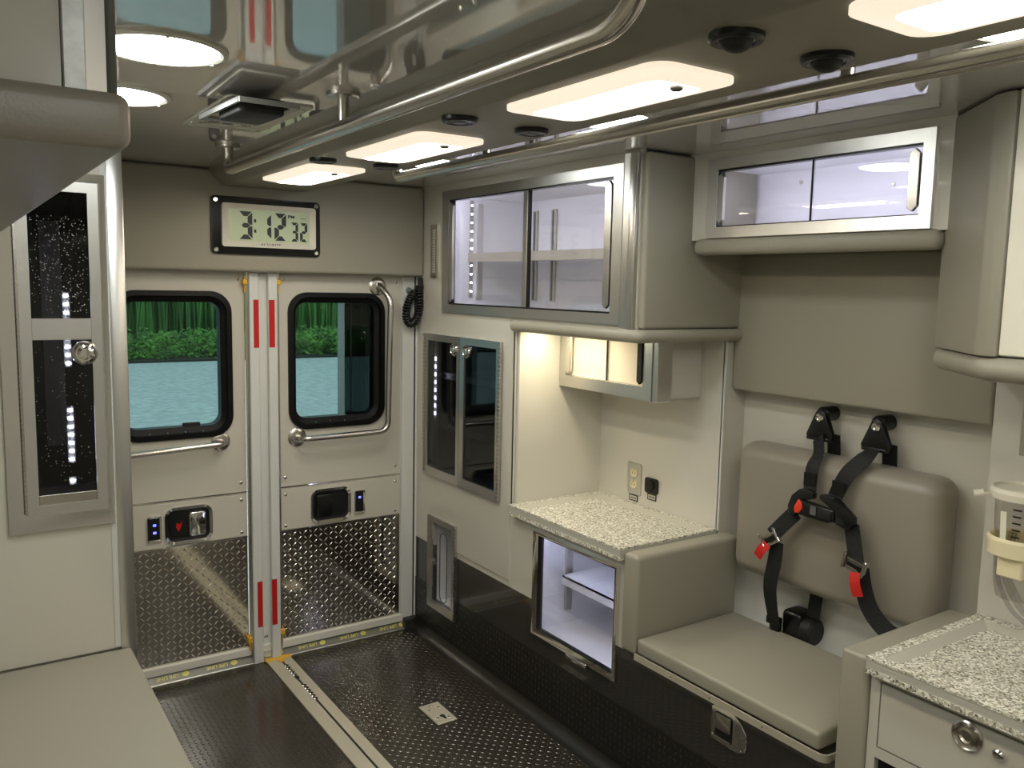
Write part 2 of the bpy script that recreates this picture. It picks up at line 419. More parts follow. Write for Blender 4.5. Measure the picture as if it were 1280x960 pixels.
# centre post and side jamb
b = bm()
pbox(b, RD(3.10), .928, .964, .0, 1.482, 0, .030, .003, 1); pbox(b, RD(3.10), .964, .998, .0, 1.482, 0, .010); pbox(b, RD(3.10), .998, 1.032, .0, 1.482, 0, .030, .003, 1)
t2 = struct('trim_2', b, POSTW, 'white centre post between the two rear doors')
for u in (.920, 1.034):
    b = bm(); pbox(b, RD(3.10), u, u+.007, .03, 1.482, 0, .020); obj('edge_seal', b, STEEL, t2)
for u0, u1, v0, v1 in ((.943, .962, 1.207, 1.382), (1.000, 1.021, 1.207, 1.382), (.943, .962, .145, .323), (.998, 1.018, .143, .323)):
    b = bm(); pbox(b, RD(3.10), u0, u1, v0, v1, .030, .0312); o = obj('reflector_tape', b, RED, t2); o['label'] = 'red reflective tape'
for u, v, hh in ((.908, 1.437, .017), (1.032, 1.437, .017), (.908, .085, .024), (1.034, .095, .020)):
    b = bm(); pbox(b, RD(3.10), u, u+.016, v, v+hh, .0, .026, .002, 1); o = obj('latch_clip', b, YEL, t2); o['label'] = 'yellow plastic clip'
    b = bm(); pbox(b, RD(3.10), u+.007, u+.010, v-.030, v+.03, .0, .021); o = obj('latch_rod', b, YEL, t2)
b = bm(); lathe(b, [(.007, 0), (.007, .002), (.003, .004)], (.98, 3.09, .095), (0, -1, 0), 14); obj('rivet', b, CHROME, t2)
b = bm()
pbox(b, RD(3.10), 1.552, 1.606, .03, 1.482, 0, .014, .002, 1); pbox(b, RD(3.10), 1.612, 1.628, .03, 1.482, -.01, .016, .003, 1)
t3 = struct('trim_3', b, POSTW, 'white jamb at the hinge side of the right door')
b = bm(); pbox(b, RD(3.10), 1.606, 1.612, .03, 1.482, -.01, .012); obj('jamb_gap', b, GREYM, t3)
b = bm(); box(b, 1.56, 1.62, 3.05, 3.10, .0, .05, .006, 2); obj('foot_block', b, BPL, t3)

# ------------------------------------------------------------------ rear doors
def rear_door(n, x0, x1, wx0, wx1, sgn, label):
    mp = RD(3.10)
    wv0, wv1, R = .887, 1.411, .075
    b = bm()
    out = rrect(x0, x1, .664, 1.482, .002, 6); inn = rrect(wx0+.012, wx1-.012, wv0+.012, wv1-.012, R-.01, 6)
    ring(b, out, inn, mp, -.045, 0)
    d = struct('door_%d' % n, b, DOORW, label)
    b = bm(); pbox(b, mp, x0, x1, .055, .664, -.045, -.002); obj('lower_panel', b, DOORW, d)
    for v in (.6655, .4935):
        b = bm(); pbox(b, mp, x0, x1, v, v+.005, 0, .003, .001, 1); obj('joint_bead', b, CHROME, d)
    b = bm(); pbox(b, mp, x0+.002, x1-.002, .500, .660, -.002, .003, .001, 1); ap = obj('access_plate', b, DOORW, d)
    for u in (x0+.022, x1-.022):
        for v, par in ((.706, d), (.639, ap), (.516, ap)):
            b = bm(); screw(b, mp, u, v, .003, .0065); obj('screw', b, CHROME, par)
    for u in (x0+.022, x1-.022):
        b = bm(); screw(b, mp, u, 1.456, 0, .006); obj('screw', b, STEEL, d)
    # tread plate
    b = bm(); pbox(b, mp, x0+.002, x1-.002, .064, .494, -.002, .002); pl = obj('tread_plate', b, DPL, d)
    b = bm(); lugs(b, RD(3.098), x0+.004, x1-.004, .068, .492, .0212, .0225, .0062, .0014)
    tag(obj('tread_lugs', b, DTR, pl), kind='stuff')
    # window
    b = bm()
    ring(b, rrect(wx0, wx1, wv0, wv1, R, 8), rrect(wx0+.018, wx1-.018, wv0+.018, wv1-.018, R-.014, 8), mp, -.01, .010, .012)
    ring(b, rrect(wx0+.017, wx1-.017, wv0+.017, wv1-.017, R-.014, 8), rrect(wx0+.036, wx1-.036, wv0+.040, wv1-.040, R-.035, 8), mp, -.06, -.008, -.016)
    wf = obj('window_frame', b, FRB, d, sharp=.4)
    for k in range(4):
        b = bm(); screw(b, mp, wx0+.11+k*.06, wv0+.022, -.006, .0035); obj('screw', b, CHROME, wf)
    b = bm(); prism(b, rrect(wx0+.034, wx1-.034, wv0+.038, wv1-.038, R-.035, 8), mp, -.034, -.030)
    obj('window_pane', b, TEAL, d)
    return d, mp, pl
d1, mp, _ = rear_door(1, .40, .918, .475, .871, 1, 'left rear door with window, horizontal grab bar and chrome latch')
d2, mp, _ = rear_door(2, 1.042, 1.550, 1.080, 1.476, -1, 'right rear door with half-dark sliding window and bent grab bar')
b = bm(); pbox(b, mp, .700, .760, .926, .940, -.030, -.018, .002, 1); obj('window_catch', b, BLKM, d1)
b = bm(); pbox(b, mp, 1.290, 1.316, .925, 1.372, -.030, -.020, .001, 1); o = obj('window_sash_bar', b, SASH, d2); o['label'] = 'blue-grey sliding sash bar'
b = bm(); prism(b, rrect(1.316, 1.442, .925, 1.372, .02, 5), mp, -.030, -.027); o = obj('dark_window_pane', b, SASHG, d2); o['label'] = 'near-black half of the sliding window'
b = bm(); pbox(b, mp, 1.342, 1.347, .93, 1.37, -.027, -.024); o = obj('sash_guide', b, BLK, d2)

def flange(b, c, ax, r=.028): lathe(b, [(r, 0), (r, .003), (r*.86, .006), (r*.5, .0075)], c, ax, 28)
b = bm(); tube(b, round_path([(.825, 3.10, .866), (.825, 3.045, .866), (.44, 3.045, .850), (.44, 3.10, .850)], .028), .0105, 14)
flange(b, (.825, 3.10, .866), (0, -1, 0), .034); flange(b, (.44, 3.10, .85), (0, -1, 0), .034)
obj('grab_bar', b, STEEL, d1, sharp=.9)
b = bm(); tube(b, round_path([(1.450, 3.10, 1.440), (1.450, 3.085, 1.440), (1.478, 3.042, 1.390), (1.468, 3.042, .862), (1.120, 3.045, .858), (1.112, 3.10, .858)], .045, 8), .0115, 14)
flange(b, (1.446, 3.10, 1.438), (0, -1, 0), .036); flange(b, (1.112, 3.10, .858), (0, -1, 0), .036)
obj('grab_bar', b, STEEL, d2, sharp=.9)

def latch(d, u0, u1, v0, v1, side, sticker):
    b = bm(); ring(b, rrect(u0, u1, v0, v1, .034, 7), rrect(u0+.012, u1-.012, v0+.012, v1-.012, .022, 7), mp, .002, .009, .005)
    L = obj('latch_bezel', b, CHROME, d, sharp=.9)
    b = bm(); ring(b, rrect(u0+.011, u1-.011, v0+.011, v1-.011, .022, 7), rrect(u0+.022, u1-.022, v0+.022, v1-.022, .012, 7), mp, -.001, .006, .0035)
    pbox(b, mp, u0+.02, u1-.02, v0+.02, v1-.02, .0032, .0038)
    obj('latch_cup', b, BLK, L, sharp=.9)
    b = bm(); um = (u0+u1)/2
    a, c = ((um, u1-.024) if side > 0 else (u0+.024, um+.004))
    prism(b, rrect(a, c, v0+.024, v1-.024, .01, 4), mp, .0035, .012, .003, 2)
    obj('latch_paddle', b, CHROME if side > 0 else BLK, L, sharp=.9)
    if sticker:
        b = bm(); prism(b, [(u0+.038, v0+.062), (u0+.047, v0+.046), (u0+.056, v0+.064), (u0+.060, v0+.082), (u0+.050, v0+.073), (u0+.040, v0+.078)], mp, .0038, .0044)
        obj('heart_mark', b, RED, L)
latch(d1, .625, .790, .506, .642, 1, True)
latch(d2, 1.163, 1.330, .508, .645, -1, False)
def rocker(d, u0, u1, v0, v1, dots):
    b = bm(); ring(b, rrect(u0, u1, v0, v1, .006, 3), rrect(u0+.006, u1-.006, v0+.007, v1-.007, .003, 3), mp, .002, .010, .008)
    s = obj('lock_switch', b, CHROME, d, sharp=.7)
    b = bm(); pbox(b, mp, u0+.005, u1-.005, v0+.006, v1-.006, .002, .008, .001, 1); obj('switch_rocker', b, BLK, s)
    for v in dots:
        b = bm(); pbox(b, mp, (u0+u1)/2-.005, (u0+u1)/2+.005, v-.004, v+.004, .008, .0086); obj('indicator_light', b, BLUE, s)
rocker(d1, .567, .614, .527, .619, (.587, .560))
rocker(d2, 1.345, 1.390, .527, .620, (.592,))

# ================================================================== OUTSIDE
b = bm(); box(b, -40, 60, 3.5, 23.6, -.80, -.75)
struct('pavement', b, PAVE, 'grey-blue pavement outside the rear windows')
b = bm(); box(b, -40, 70, 23.6, 60, -.80, -.70)
struct('verge', b, SOIL, 'dark soil verge under the reeds beyond the pavement')
def blades(b, n, x0, x1, y0, y1, h0, h1, w, lean):
    for i in range(n):
        x, y = random.uniform(x0, x1), random.uniform(y0, y1); h = random.uniform(h0, h1); a = random.uniform(0, PI)
        lx, ly = random.gauss(0, lean)*h, random.gauss(0, lean)*h; c, s = math.cos(a)*w, math.sin(a)*w
        p = [b.verts.new((x-c, y-s, -.7)), b.verts.new((x+c, y+s, -.7)), b.verts.new((x+c*.8+lx*.35, y+s*.8+ly*.35, -.7+h*.6)), b.verts.new((x-c*.8+lx*.35, y-s*.8+ly*.35, -.7+h*.6)), b.verts.new((x+lx, y+ly, -.7+h))]
        b.faces.new((p[0], p[1], p[2], p[3])); b.faces.new((p[3], p[2], p[4]))
b = bm(); blades(b, 9000, 1, 20, 27.8, 34, 2.6, 5.2, .03, .07)
tag(obj('reeds', b, REED), 'tall green reeds in a dense stand beyond the weeds', 'reeds', kind='stuff')
b = bm()
for i in range(420):
    cx, cy = random.uniform(1, 19), random.uniform(24.1, 26); R = random.uniform(.25, .55); H = random.uniform(.35, .85)
    for k in range(46):
        th, ph = random.uniform(0, 2*PI), random.uniform(0, 1); p = Vector((cx+R*math.cos(th)*math.sqrt(1-ph*ph*.6), cy+R*math.sin(th), -.7+H*ph))
        q1 = Vector((random.gauss(0, 1), random.gauss(0, 1), random.gauss(0, 1))).normalized()*.085; q2 = q1.orthogonal().normalized()*.035
        vs = [b.verts.new(p-q1), b.verts.new(p+q2), b.verts.new(p+q1), b.verts.new(p-q2)]; b.faces.new(vs)
tag(obj('weeds', b, WEED), 'low bright green leafy weeds at the pavement edge', 'weeds', kind='stuff')

# ================================================================== CLOCK
ck = thing('wall_clock', 'digital wall clock reading 3:12 32 in a black frame above the doors', 'clock', (.983, 3.03, 1.54))
ck.rotation_euler = (0, 0, 0)
CM = RD(3.03)
b = bm(); prism(b, rrect(.787, 1.178, 1.541, 1.740, .014, 5), CM, -.002, .010, .002, 2); obj('backing_plate', b, BLK, ck)
b = bm(); ring(b, rrect(.819, 1.156, 1.567, 1.716, .010, 5), rrect(.843, 1.135, 1.588, 1.698, .008, 5), CM, .010, .026, .018); obj('bezel', b, SILVER, ck, sharp=.4)
b = bm(); pbox(b, CM, .842, 1.136, 1.587, 1.699, .010, .017); obj('screen', b, LCD, ck)
for u, v in ((.802, 1.726), (1.163, 1.726), (.802, 1.555), (1.163, 1.555)):
    b = bm(); lathe(b, [(.0085, 0), (.0085, .002), (.006, .004), (.003, .004)], CM(u, v, .010), (0, -1, 0), 16); obj('screw', b, CHROME, ck)
def U(t): return .846+t*.286
def V(t): return 1.695-t*.104
SEG = {'3': 'abgcd', '1': 'bc', '2': 'abged'}
def digit(ch, u0, u1, v0, v1, th):
    a, c = U(u0), U(u1); t, o = V(v0), V(v1); m_ = (t+o)/2; k = th; g = k*.16; sk = .5
    S = {'a': [(a+g, t), (c-g, t), (c-k*1.0, t-k), (a+k*1.0, t-k)],
         'd': [(a+g, o), (a+k, o+k), (c-k, o+k), (c-g, o)],
         'g': [(a+k*.6, m_), (a+k, m_+k/2), (c-k, m_+k/2), (c-k*.4, m_), (c-k, m_-k/2), (a+k, m_-k/2)],
         'b': [(c, t-g), (c, m_+g), (c-k*.5, m_+g), (c-k, m_+k*.6), (c-k, t-k-g)],
         'c': [(c, m_-g), (c, o+g), (c-k, o+k+g), (c-k, m_-k*.6), (c-k*.5, m_-g)],
         'e': [(a, m_-g), (a+k*.5, m_-g), (a+k, m_-k*.6), (a+k, o+k+g), (a, o+g)]}
    b = bm()
    for s in SEG[ch]: prism(b, S[s], CM, .017, .0176)
    obj('digit', b, LCDK, ck)
digit('3', .115, .28, .04, .97, .0165); digit('1', .455, .515, .09, .93, .0145); digit('2', .555, .705, .04, .97, .0165)
digit('3', .765, .86, .32, .97, .0098); digit('2', .885, .98, .32, .97, .0098)
for v in (.34, .68):
    b = bm(); pbox(b, CM, U(.300), U(.328), V(v+.055), V(v-.055), .017, .0176, 0); obj('colon_dot', b, LCDK, ck)
text('PM', .015, CM, U(.772), V(.14), .0174, LCDK, ck, bold=.0005, aspect=1.3)
text('TUESDAY', .0055, CM, U(.93), V(.18), .0174, LCDK, ck)
text('ACU-RITE', .0115, CM, .990, 1.5775, .0225, LCDK, ck, aspect=1.5)

# ================================================================== CEILING FIXTURES
def soffit_light(y0, y1, label, sensor=True):
    z = ZC-.055; t = thing('ceiling_light', label, 'ceiling light', (.95, (y0+y1)/2, z), 'warm rectangular lights along the padded ceiling strip')
    b = bm(); ring(b, rrect(.862, 1.038, y0, y1, .035, 6), rrect(.896, 1.004, y0+.042, y1-.042, .026, 6), CE(z), -.001, .008, .016); obj('bezel', b, LENS, t, sharp=.4)
    b = bm(); prism(b, rrect(.894, 1.006, y0+.040, y1-.040, .026, 6), CE(z), .0, .0145); obj('diffuser', b, WARM, t)
    if sensor:
        b = bm(); lathe(b, [(.011, 0), (.011, .003), (.008, .006), (.001, .007)], (.958, y0+.062, z-.0145), (0, 0, -1), 14); o = obj('switch_button', b, GREYM, t)
    return t
soffit_light(2.28, 2.72, 'warm rectangular ceiling light nearest the rear doors, farthest of the row')
soffit_light(1.64, 2.06, 'warm rectangular ceiling light second from the rear doors')
soffit_light(.915, 1.33, 'long warm rectangular ceiling light between two pairs of round vents')
soffit_light(.20, .63, 'warm rectangular ceiling light at the top right corner, nearest')
soffit_light(-.52, -.10, 'warm rectangular ceiling light behind the camera')
# round vents: two per station
VG = 'black round vents beside the warm ceiling lights'
def vent(x, y, label, ball):
    z = ZC-.055; t = thing('air_vent', label, 'air vent', (x, y, z), VG)
    b = bm(); lathe(b, [(.036, -.001), (.036, .006), (.033, .010), (.026, .010), (.022, .004)], (x, y, z), (0, 0, -1), 32); obj('rim', b, BLK, t, sharp=.4)
    b = bm()
    if ball:
        lathe(b, [(.0225, .002)]+[(.022*math.cos(a), .006+.016*math.sin(a)) for a in [PI/2*i/6 for i in range(7)]], (x, y, z), (-.1, .15, -1), 24); obj('swivel_ball', b, BLKM, t, sharp=.9)
        b = bm(); lathe(b, [(.0255, .0035), (.0255, .007), (.0225, .007)], (x, y, z), (0, 0, -1), 24); obj('inner_ring', b, SILVER, t)
    else:
        lathe(b, [(.023, .002), (.023, .0095), (.020, .010), (.019, .008), (.013, .008), (.012, .0105), (.002, .0105)], (x, y, z), (0, 0, -1), 28); obj('closed_cap', b, mat('vent_grey', lin(92, 92, 96), .35), t, sharp=.4)
vent(.862, 2.185, 'round black vent left of the row, nearest the rear doors', False)
vent(1.040, 2.175, 'round black vent right of the row, nearest the rear doors', False)
vent(.862, 1.472, 'closed grey-capped round vent left of the row, between the second and third lights', False)
vent(1.040, 1.480, 'closed grey-capped round vent right of the row, above the grab rail', False)
vent(.862, .775, 'open black ball vent, left one of the nearest pair', True)
vent(1.035, .765, 'open black ball vent, right one of the nearest pair', True)

def dome(x, y, label, r=.105):
    t = thing('dome_light', label, 'dome light', (x, y, ZC), 'round cool-white dome lights in the glossy ceiling')
    b = bm(); lathe(b, [(r, -.001), (r, .004), (r-.008, .007), (r-.014, .005)], (x, y, ZC), (0, 0, -1), 40); bz = obj('trim_ring', b, SILVER, t, sharp=.4)
    for k in range(3):
        a = 2*PI*k/3+.4; b = bm(); lathe(b, [(.003, 0), (.003, .002), (.001, .0028)], (x+(r-.006)*math.cos(a), y+(r-.006)*math.sin(a), ZC-.0062), (0, 0, -1), 8); obj('screw', b, CHROME, bz)
    b = bm(); lathe(b, [(r-.013, .0)]+[((r-.013)*math.cos(a), .004+.010*math.sin(a)) for a in [PI/2*i/5 for i in range(6)]], (x, y, ZC), (0, 0, -1), 36); obj('diffuser', b, COOL, t, sharp=.9)
dome(.325, 1.53, 'nearer round dome light on the left ceiling, partly behind the overhead cabinet')
dome(.325, 1.96, 'farther round dome light on the left ceiling')
dome(.325, -.15, 'round dome light just behind the camera'); dome(.325, -.6, 'round dome light on the left behind the camera')
dome(1.272, 2.37, 'round dome light on the right ceiling nearest the doors, mostly behind the padded strip', .098)
dome(1.272, 1.50, 'round dome light on the right ceiling above the far half of the grab rail', .098)
dome(1.272, .60, 'round dome light at the top right corner of the picture', .098); dome(1.272, -.3, 'round dome light on the right behind the camera', .098)

def rail(path, posts, name, label):
    t = thing(name, label, 'grab rail', (path[0][0], path[0][1], ZC), 'long steel grab rails under the ceiling')
    b = bm(); tube(b, round_path(path, .05, 8), .0155, 18); obj('bar', b, STEEL, t, sharp=.9)
    for x, y in [path[0][:2]]+([path[-1][:2]] if path[-1][2] > 1.8 else []):
        b = bm(); lathe(b, [(.034, 0), (.034, .007), (.030, .010), (.018, .010)], (x, y, ZC), (0, 0, -1), 28); obj('flange', b, STEEL, t)
    for x, y in posts:
        b = bm(); lathe(b, [(.034, 0), (.034, .007), (.030, .010), (.0115, .0105), (.0115, .062)], (x, y, ZC), (0, 0, -1), 28); obj('support_post', b, STEEL, t)
rail([(.698, 2.49, ZC), (.698, 2.49, 1.762), (.690, .80, 1.762), (.690, .745, ZC)], [(.696, 1.655)], 'grab_rail', 'long brushed steel ceiling grab rail left of the warm lights')
rail([(1.165, 2.36, ZC), (1.165, 2.36, 1.768), (1.185, -.6, 1.768), (1.185, -.6, ZC)], [(1.170, 1.86), (1.182, .835)], 'grab_rail', 'long brushed steel ceiling grab rail right of the warm lights')

# fold-down hanger in the ceiling
t = thing('iv_hanger', 'fold-down ceiling hanger with a black block in a silver tray', 'hanger', (.60, 1.95, ZC))
b = bm(); ring(b, rrect(.515, .700, 1.82, 2.22, .012, 4), rrect(.54, .675, 1.86, 2.18, .008, 4), CE(ZC), -.001, .003)
obj('mounting_plate', b, SILVER, t)
def HM(u, v, d):
    c = Vector((.555, 1.83, 1.802)); a = .06; return c+Vector((u, v*math.cos(a), -d+v*math.sin(a)*.5))
b = bm(); ring(b, rrect(-.062, .062, -.15, .15, .004, 3), rrect(-.050, .050, -.128, .128, .004, 3), HM, -.004, .006, .003); obj('tray_frame', b, mat('tray_grey', lin(150, 150, 146), .35, metal=.6), t)
b = bm(); ring(b, rrect(-.050, .050, -.128, .128, .004, 3), rrect(-.03, .03, -.08, .08, .004, 3), HM, -.008, -.003, -.012); obj('tray_liner', b, CREAM, t)
b = bm(); prism(b, rrect(-.045, .047, -.105, .06, .014, 4), HM, -.016, .016, .005, 2); hk = obj('hanger_block', b, BLKM, t)
b = bm(); tube(b, [HM(-.05, .02, -.012), HM(.055, .02, -.012)], .005, 8); obj('hinge_pin', b, CHROME, t)
for u, v in ((.527, 1.86), (.527, 2.18), (.688, 1.86), (.688, 2.18)):
    b = bm(); lathe(b, [(.005, 0), (.005, .002), (.002, .003)], (u, v, ZC-.003), (0, 0, -1), 10); obj('screw', b, CHROME, t)

# ================================================================== UPPER AFT CABINET
def liner(b, x0, x1, y0, y1, z0, z1, t=.004):
    """open-front box of thin walls; front at x0"""
    box(b, x1-t, x1, y0, y1, z0, z1); box(b, x0, x1, y0-t, y0, z0-t, z1+t); box(b, x0, x1, y1, y1+t, z0-t, z1+t)
    box(b, x0, x1, y0, y1, z0-t, z0); box(b, x0, x1, y0, y1, z1, z1+t)
def pull(name, par, mp, u0, u1, v0, v1, m):
    b = bm(); prism(b, [(u0, v0+.012), ((u0+u1)/2, v0), (u1, v0+.01), (u1, v1-.01), ((u0+u1)/2, v1), (u0, v1-.012)], mp, .001, .012, .001, 1)
    return obj(name, b, m, par)
uc = thing('overhead_cabinet', 'long overhead cabinet with sliding clear doors and a lit shelf, right of the clock', 'cabinet', (1.62, 2.35, 1.30))
UM = RW(XW)
b = bm(); ring(b, rrect(1.834, 2.868, 1.346, 1.800), rrect(1.880, 2.826, 1.376, 1.768), UM, .0, .012, .008); obj('door_frame', b, ALUH, uc)
b = bm(); ring(b, rrect(1.880, 2.826, 1.376, 1.768), rrect(1.884, 2.822, 1.381, 1.764), UM, -.020, .004); obj('door_track', b, BLK, uc)
b = bm(); liner(b, 1.637, 2.07, 1.80, 2.985, 1.362, 1.80); obj('cabinet_liner', b, WHITE, uc)
for n_, u0, u1, d in (('sliding_door', 2.322, 2.822, -.010), ('sliding_door', 1.884, 2.335, -.016)):
    b = bm(); pbox(b, UM, u0, u1, 1.381, 1.764, d-.003, d); obj(n_, b, PANE, uc)
b = bm(); pbox(b, UM, 2.318, 2.342, 1.381, 1.764, -.016, .000, .001, 1); obj('door_stile', b, ALU, uc)
b = bm(); pbox(b, UM, 2.312, 2.318, 1.381, 1.764, -.014, -.002); obj('stile_seal', b, BLK, uc)
pull('finger_pull', uc, UM, 2.790, 2.815, 1.385, 1.758, ALU); pull('finger_pull', uc, UM, 1.884, 1.912, 1.390, 1.758, ALU)
b = bm(); box(b, 1.79, 2.06, 1.81, 2.97, 1.556, 1.562); box(b, 1.787, 1.793, 1.81, 2.97, 1.544, 1.578); obj('shelf', b, MILL, uc)
for y in (2.745, 2.872):
    for x in (2.064,):
        b = bm(); pbox(b, RW(x), y, y+.03, 1.39, 1.76, 0, .008); k_ = obj('shelf_track', b, SILVER, uc)
        b = bm(); pbox(b, RW(x), y+.009, y+.021, 1.395, 1.755, .008, .009); obj('track_slot', b, mat('slot_grey', lin(96, 96, 100), .5), k_)
b = bm(); box(b, 1.835, 1.86, 2.974, 2.984, 1.39, 1.78); obj('shelf_track', b, ALU, uc)
b = bm(); box(b, 1.800, 1.815, 2.978, 2.984, 1.40, 1.79); ls = obj('led_strip', b, STEEL, uc)
for k in range(11):
    b = bm(); box(b, 1.805, 1.810, 2.975, 2.978, 1.4235+k*.0345, 1.4285+k*.0345); obj('led', b, LEDM, ls)
b = bm(); box(b, 1.640, 1.652, 1.83, 2.97, 1.780, 1.790); obj('led_bar', b, LEDS, uc)
b = bm(); box(b, 1.640, 1.648, 1.812, 1.820, 1.38, 1.78); obj('led_bar', b, LEDS, uc)
b = bm(); box(b, 1.605, 1.625, 1.776, 1.806, 1.336, 1.826, .004, 2); box(b, 1.610, 1.625, 1.806, 1.834, 1.336, 1.826, .002, 1); obj('corner_trim', b, ALU, uc)
b = bm(); box(b, 1.622, 2.075, 1.750, 1.775, 1.336, 1.826, .012, 4)
obj('end_pad', b, PAD, uc)
b = bm(); tube(b, round_path([(1.612, 2.368, 1.317), (1.612, 1.752, 1.317), (2.020, 1.752, 1.317)], .012, 4), .019, 16)
box(b, 1.612, 2.03, 1.752, 2.37, 1.312, 1.333)
obj('bumper_pad', b, PAD, uc, sharp=.9)

# ribbed side lamp
t = thing('ribbed_lamp', 'narrow upright ribbed lamp strip beside the overhead cabinet', 'lamp', (1.62, 2.94, 1.48))
b = bm(); ring(b, rrect(2.917, 2.966, 1.478, 1.682), rrect(2.926, 2.957, 1.495, 1.665), UM, 0, .008); obj('frame', b, STEEL, t)
for k in range(17):
    b = bm(); pbox(b, UM, 2.927, 2.956, 1.496+k*.010, 1.496+k*.010+.0065, .001, .006, .001, 1); obj('rib', b, SILVER, t)

# ================================================================== TWO-DOOR GLASS CABINET
gc = thing('glass_door_cabinet', 'tall wall cabinet with two smoked glass doors beside the rear doors', 'cabinet', (1.616, 2.72, .70))
GM = RW(XW-.004)
b = bm(); liner(b, 1.640, 2.05, 2.42, 3.02, .70, 1.26); obj('cabinet_liner', b, mat('shaded_interior_grey', lin(150, 150, 150), .5), gc)  # shade of an unlit white interior put into the grey colour
for z in (1.085, .875):
    b = bm(); box(b, 1.68, 2.04, 2.43, 3.01, z, z+.006); box(b, 1.68, 1.683, 2.43, 3.01, z-.012, z+.012); obj('shelf', b, ALU, gc)
b = bm(); box(b, 1.80, 1.83, 3.005, 3.016, .72, 1.24); obj('shelf_track', b, ALU, gc)
b = bm(); box(b, 1.66, 1.668, 2.99, 3.012, .74, 1.22); led_refl = obj('led_strip', b, SILVER, gc)  # added dim LED row, stands in for LED reflections in the door glass
for k in range(8):
    b = bm(); box(b, 1.657, 1.660, 2.996, 3.006, .92+k*.032, .935+k*.032); obj('led', b, LEDD, led_refl)
for u0, u1, hs in ((2.716, 2.994, 2.990), (2.442, 2.714, 2.440)):
    b = bm(); ring(b, rrect(u0, u1, .690, 1.257), rrect(u0+.026, u1-.026, .722, 1.230), GM, 0, .014, .011); dr = obj('door', b, ALUH, gc)
    b = bm(); pbox(b, GM, u0+.024, u1-.024, .720, 1.232, .002, .006); obj('glass_pane', b, DARKG, dr)
    b = bm()
    for k in range(36): pbox(b, GM, hs-.006, hs+.006, .700+k*.0155, .700+k*.0155+.0135, .012, .018)
    tag(obj('piano_hinge', b, STEEL, dr))
    ku = u0+.045 if u0 > 2.6 else u1-.045
    b = bm(); lathe(b, [(.025, 0), (.025, .005), (.021, .010), (.017, .006), (.014, .006), (.012, .012), (.009, .014), (.002, .014)], GM(ku, 1.207, .006), (-1, 0, 0), 24)
    kb = obj('round_latch', b, CHROME, dr, sharp=.5)
    b = bm(); pbox(b, GM, ku-.014, ku+.002, 1.196, 1.216, .012, .024, .003, 2); obj('thumb_turn', b, CHROME, kb)

# narrow acrylic door
t = thing('narrow_cabinet', 'narrow low compartment with clear door and an oval finger slot', 'cabinet', (1.62, 2.85, .15))
b = bm(); liner(b, 1.640, 1.90, 2.765, 2.94, .155, .505); obj('cabinet_liner', b, WHITE, t)
b = bm(); ring(b, rrect(2.744, 2.962, .140, .522), rrect(2.770, 2.936, .168, .500), UM, .001, .013, .010); obj('door_frame', b, ALUH, t)
b = bm(); ring(b, rrect(2.768, 2.937, .166, .502, .002, 8), rrect(2.812, 2.868, .185, .468, .027, 8), UM, .002, .006)
obj('door_pane', b, PANE, t)
b = bm(); tube(b, [UM(u, v, .006) for u, v in rrect(2.812, 2.868, .185, .468, .027, 8)], .0016, 6, closed=True); obj('slot_edge', b, BLK, t)
b = bm(); pbox(b, UM, 2.902, 2.918, .325, .352, .006, .014, .002, 1); obj('catch', b, CHROME, t)
b = bm()
for k in range(24): pbox(b, UM, 2.738, 2.748, .145+k*.0155, .145+k*.0155+.0135, .010, .016)
obj('piano_hinge', b, STEEL, t)

# ================================================================== NICHE
t = thing('hanging_cabinet', 'small white cabinet with two sliding doors hanging inside the counter niche', 'cabinet', (1.90, 2.10, 1.105))
NM = RW(1.81)
b = bm(); sheet(b, NM, [1.890, 2.357], [1.106, 1.31], [(1.934, 2.325, 1.146, 1.30)], -.016, 0); box(b, 1.826, 1.999, 1.876, 2.357, 1.106, 1.112)
box(b, 1.83, 1.999, 1.876, 1.884, 1.106, 1.31); obj('cabinet_body', b, LAMW, t)
b = bm(); ring(b, rrect(1.892, 2.356, 1.106, 1.345), rrect(1.934, 2.325, 1.146, 1.310), NM, 0, .010, .007); obj('door_frame', b, ALUH, t)
for u0, u1, d in ((2.118, 2.325, -.005), (1.934, 2.128, -.011)):
    b = bm(); pbox(b, NM, u0, u1, 1.147, 1.31, d-.004, d); obj('sliding_door', b, mat('opal_panel', lin(226, 216, 200), .25), t)
b = bm(); pbox(b, NM, 2.117, 2.121, 1.147, 1.31, -.006, -.002); obj('door_joint', b, GREYM, t)
pull('finger_pull', t, NM, 2.296, 2.322, 1.152, 1.30, ALU); pull('finger_pull', t, NM, 1.936, 1.958, 1.152, 1.30, GREYM)
b = bm(); box(b, 1.803, 1.868, 1.870, 1.892, 1.103, 1.312, .003, 1); obj('corner_trim', b, ALU, t)
# niche lamp
t = thing('niche_lamp', 'warm strip lamp hidden under the overhead cabinet, lighting the counter niche', 'lamp', (1.70, 2.22, 1.29))
b = bm(); box(b, 1.660, 1.725, 2.04, 2.34, 1.300, 1.311, .003, 1); obj('housing', b, SILVER, t)
b = bm(); box(b, 1.668, 1.717, 2.05, 2.33, 1.296, 1.300); obj('diffuser', b, NIC, t)

